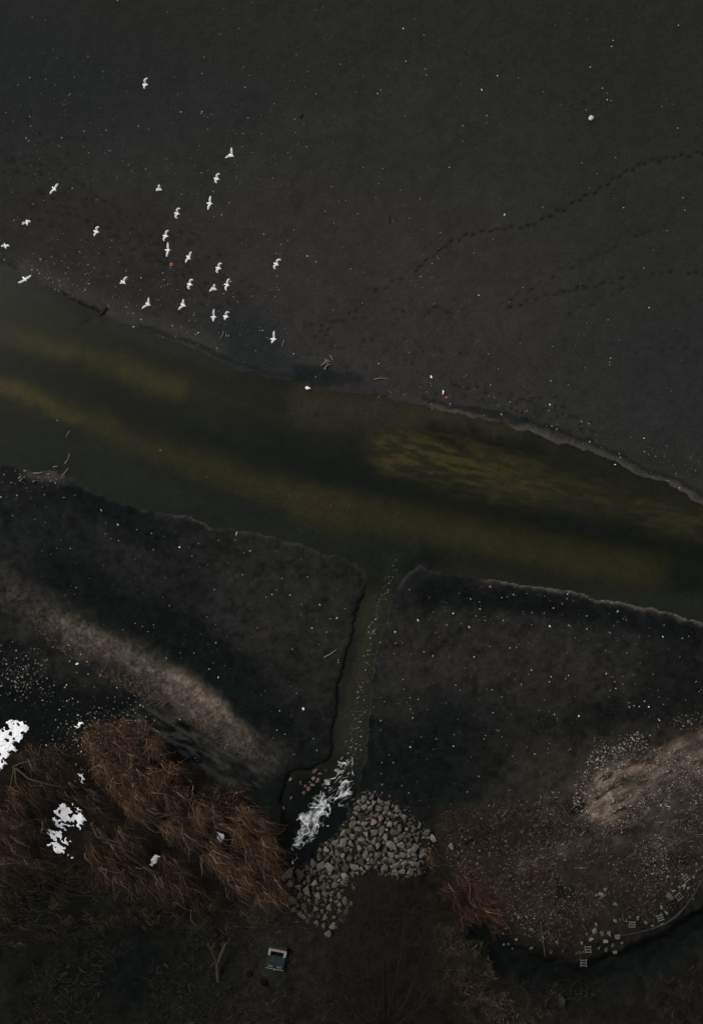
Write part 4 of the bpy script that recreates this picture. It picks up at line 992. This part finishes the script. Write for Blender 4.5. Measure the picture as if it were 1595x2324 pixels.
BROWN = [(110, 84, 64), (78, 60, 47), (48, 40, 33), (28, 25, 22), (160, 136, 110)]
def tree(label, base, poly, targets, n, flow, spread, z, length, cols, p, seed, droop=.5, rise=.15, rad=(.006, .019), thr=None, name="willow_tree", cat="willow", group="brown willows at the lower left", r0=.16, avoid=True, curl=.5, h=None, S=7, bundle=5, swirl=0.6):
    x, y, zb = on1(*base); t = empty(name, (x, y, zb)); tag(t, label, cat, group)
    limbs("trunk", base, targets, t, r0, M_BARKDARK if name == 'bare_tree' or seed == 16 else M_BARK, random.Random(seed), h or z[0])
    P, R, c = make_strands(poly, n, flow, spread, z[0], z[1], length, droop, rise, rad, cols, p, seed, thr, S, curl, avoid, 1.15, bundle, swirl)
    P = P - np.array([x, y, zb]); obj("crown", strands(P, R, c), M_TWIG, t); return t
pb = [.22, .28, .26, .18, .06]; pd = [.08, .22, .34, .33, .03]
tree("brown willow with the rounded upper crown beside the dark hollow", (300, 1745), [(190, 1660), (235, 1632), (330, 1638), (362, 1676), (372, 1722), (430, 1742), (432, 1790), (370, 1796), (262, 1802), (214, 1762), (198, 1702)],
     [(240, 1660, 3.2), (330, 1660, 3.2), (220, 1740, 2.6), (380, 1750, 2.6), (330, 1790, 2.4), (250, 1790, 2.2)], 2700, -62, .7, (1.4, 3.4), (.5, 1.4), BROWN, pb, 11, droop=.5, thr=.42)
tree("broad brown willow sweeping down right towards the foaming pool", (330, 1840), [(225, 1740), (350, 1745), (430, 1800), (500, 1840), (560, 1815), (592, 1850), (622, 1905), (640, 1980), (652, 2040), (600, 2062), (548, 2030), (470, 1960), (400, 1895), (320, 1860), (270, 1830)],
     [(420, 1850, 3.2), (500, 1900, 3.2), (560, 1960, 2.8), (610, 2020, 2.2), (590, 1880, 2.4), (460, 1930, 2.6), (330, 1780, 2.8)], 4700, -50, .33, (1.2, 3.8), (.9, 2.4), BROWN, pb, 12, droop=.55, thr=.45)
tree("brown willow at the left edge of the photo below the big snow patch", (40, 1740), [(-60, 1770), (20, 1722), (60, 1690), (100, 1682), (160, 1735), (205, 1800), (230, 1840), (120, 1830), (100, 1880), (112, 1960), (-60, 2010)],
     [(100, 1720, 3), (160, 1790, 2.8), (80, 1840, 2.6), (30, 1900, 2.4), (10, 1960, 2)], 2900, -46, .36, (1.0, 3.4), (.8, 2.0), BROWN, pd, 13, thr=.45, droop=.5)
tree("thin brown willow right of the lower snow patches", (215, 1870), [(190, 1878), (262, 1868), (332, 1905), (420, 1960), (470, 2022), (440, 2062), (382, 2042), (300, 2012), (230, 1985), (170, 1930)],
     [(280, 1920, 2.4), (340, 1960, 2.2), (400, 2010, 2.0), (430, 2040, 1.6)], 1900, -54, .28, (.8, 2.8), (.9, 2.2), BROWN, pd, 14, thr=.43, droop=.5)
tree("low reddish willow shrub between the tan strip and the pool", (500, 1840), [(395, 1745), (440, 1795), (480, 1785), (520, 1780), (560, 1800), (585, 1845), (520, 1875), (440, 1855), (400, 1810)],
     [(430, 1800, 1.2), (480, 1800, 1.3), (540, 1810, 1.2), (560, 1850, 1)], 1300, -85, .7, (.4, 1.5), (.4, 1.0), BROWN, pd, 15, droop=.4, thr=.40, r0=.08)
tree("dim brown willow fringe hanging at the lower left below the snow", (90, 1990), [(-40, 1960), (110, 1950), (220, 1985), (360, 2030), (520, 2050), (640, 2050), (640, 2110), (500, 2120), (330, 2090), (120, 2130), (-40, 2180)],
     [(60, 2020, 1.6), (180, 2040, 1.6), (330, 2060, 1.4), (480, 2080, 1.4)], 2600, -50, .9, (.4, 1.8), (.4, 1.1), [(70, 58, 46), (48, 42, 34), (32, 30, 25), (100, 84, 66)], [.25, .35, .35, .05], 16, thr=.46, r0=.1)
# orange dead reeds right of the stones
P, R, c = make_strands([(960, 1926), (985, 1928), (1015, 1958), (1066, 1992), (1112, 2046), (1150, 2100), (1120, 2120), (1062, 2080), (1002, 2022), (968, 1975)], 1100, -48, .35, .1, 0.9, (.6, 1.9), .35, .2, (.006, .020), [(98, 70, 54), (74, 54, 43), (50, 40, 33), (30, 26, 23), (150, 130, 108)], [.2, .28, .28, .2, .04], 21, .44, nscale=.8, bundle=6, swirl=.8)
tag(obj("reed_clump", strands(P, R, c), M_TWIG), "orange brown dead reed clump trailing down right from the riprap", "reeds")
P, R, c = make_strands([(985, 2085), (1050, 2085), (1108, 2145), (1122, 2215), (1200, 2290), (1230, 2350), (1090, 2350), (1040, 2270), (990, 2240), (950, 2170)], 1900, lambda u, v: RNG.uniform(-180, 180, len(u)), .5, .05, .6, (.2, .6), .3, .5, (.006, .018), [(104, 92, 68), (78, 68, 50), (54, 47, 36), (34, 31, 25), (140, 128, 102)], [.16, .26, .3, .24, .04], 22, .46, nscale=.9)
tag(obj("grass_tussock", strands(P, R, c), M_TWIG), "yellowish dry grass tussock left of the dark ditch", "grass")
# tall bare tree at bottom centre: a haze of fine twigs
tree("tall dark leafless tree at the bottom centre hiding the ground below the riprap", (880, 2290), [(798, 2010), (850, 1992), (925, 2006), (985, 2060), (1012, 2140), (995, 2250), (975, 2390), (720, 2390), (702, 2250), (740, 2120), (768, 2055)],
     [(850, 2060, 7), (920, 2070, 7), (970, 2140, 6.5), (780, 2120, 6.5), (740, 2230, 6), (990, 2240, 6), (880, 2150, 8), (830, 2180, 7.5)], 5500, lambda u, v: np.degrees(np.arctan2(-(v - 2330), u - 870)), 1.1, (2.5, 6.5), (.5, 1.3), [(40, 36, 30), (29, 27, 22), (22, 22, 19), (52, 45, 37)], [.25, .35, .32, .08], 31, droop=.2, rise=.3, rad=(.005, .014), name="bare_tree", cat="tree", group=None, r0=.16, avoid=False, h=6, thr=.40)
tree("thin pale branched leafless tree at the bottom right corner", (1600, 2330), [(1430, 2190), (1500, 2200), (1620, 2280), (1640, 2380), (1500, 2330), (1440, 2260)],
     [(1440, 2195, 3), (1500, 2230, 3.2), (1545, 2215, 3), (1570, 2260, 3), (1480, 2260, 2.6)], 260, 140, .5, (1.5, 3.5), (.5, 1.2), [(66, 62, 54), (48, 45, 40), (34, 32, 28)], [.3, .4, .3], 32, droop=.1, rise=.2, rad=(.006, .014), name="bare_tree", cat="tree", group=None, r0=.09, avoid=False, h=2)
# snag with a fork
x, y, z = on1(496, 2225); t = empty("forked_snag", (x, y, z)); tag(t, "grey forked dead tree trunk left of the culvert", "dead tree")
bm = bmesh.new(); rr = random.Random(3)
def lp(u, v, h): a = at(u, v, z + h); return (float(a[0]) - x, float(a[1]) - y, h)
tube_bm(bm, [lp(496, 2228, -.1), lp(495, 2205, .35), lp(493, 2185, .7)], [.17, .16, .15], 8, .12, rr)
tube_bm(bm, [lp(493, 2187, .65), lp(487, 2170, 1.0), lp(480, 2156, 1.3), lp(472, 2143, 1.5)], [.13, .12, .10, .06], 7, .12, rr)
tube_bm(bm, [lp(494, 2187, .65), lp(501, 2168, 1.0), lp(508, 2152, 1.3), lp(513, 2140, 1.5)], [.13, .12, .11, .07], 7, .12, rr)
obj("trunk", bm_mesh("trunk", bm), M_BARK, t)
for pts in ([(480, 2157, 1.3), (484, 2146, 1.4), (486, 2140, 1.5)], [(508, 2153, 1.3), (504, 2145, 1.4), (506, 2137, 1.5)]):
    bm = bmesh.new(); tube_bm(bm, [lp(*q) for q in pts], [.06, .05, .03], 6, .1, rr); obj("branch", bm_mesh("branch", bm), M_BARK, t)
# ground cover that nobody could count
gp = [(1010, 1850), (1150, 1815), (1290, 1830), (1400, 1880), (1620, 1880), (1620, 1990), (1500, 2080), (1400, 2110), (1320, 2150), (1200, 2140), (1130, 2080), (1040, 1990), (980, 1900)]
P, R, c = make_strands(gp, 8500, lambda u, v: RNG.uniform(-180, 180, len(u)), .5, .01, .12, (.15, .55), .15, .15, (.006, .016), [(92, 73, 58), (66, 53, 44), (44, 38, 33), (27, 24, 21), (132, 114, 96)], [.14, .26, .32, .24, .04], 41, .36, S=4, nscale=.5)
tag(obj("dry_grass", strands(P, R, c), M_TWIG), kind="stuff")
ug = [(-60, 1960), (200, 1960), (640, 2030), (800, 2060), (780, 2200), (1000, 2220), (1130, 2230), (1260, 2230), (1440, 2205), (1640, 2150), (1640, 2400), (-60, 2400)]
P, R, c = make_strands(ug, 13000, lambda u, v: RNG.uniform(-180, 180, len(u)), .5, .02, .5, (.2, .7), .2, .2, (.006, .015), [(66, 57, 46), (48, 43, 35), (31, 30, 25), (15, 18, 16), (104, 94, 78)], [.18, .28, .28, .22, .04], 42, .46, S=4, nscale=.3)
tag(obj("undergrowth", strands(P, R, c), M_TWIG), kind="stuff")
cg = [(1300, 1880), (1330, 1790), (1400, 1725), (1500, 1690), (1640, 1610), (1640, 1900), (1500, 1960), (1380, 1960), (1250, 2000), (1200, 1960)]
P, R, c = make_strands(cg, 2600, 27, .35, .0, .07, (.2, .6), .1, .1, (.006, .015), [(124, 110, 96), (88, 77, 68), (58, 51, 45), (33, 30, 27), (168, 154, 138)], [.16, .28, .3, .22, .04], 44, .42, S=4, nscale=.5, bundle=4)
tag(obj("combed_grass", strands(P, R, c), M_TWIG), kind="stuff")
tn = [(60, 1385), (180, 1440), (300, 1490), (420, 1560), (500, 1630), (600, 1720), (540, 1720), (440, 1650), (330, 1590), (200, 1520), (90, 1440)]
P, R, c = make_strands(tn, 6000, lambda u, v: RNG.uniform(-180, 180, len(u)), .5, .0, .06, (.1, .35), .1, .1, (.006, .014), [(132, 117, 104), (92, 81, 72), (58, 51, 46), (34, 31, 28)], [.16, .3, .32, .22], 43, .42, S=4, nscale=.5)
tag(obj("dry_litter", strands(P, R, c), M_TWIG), kind="stuff")
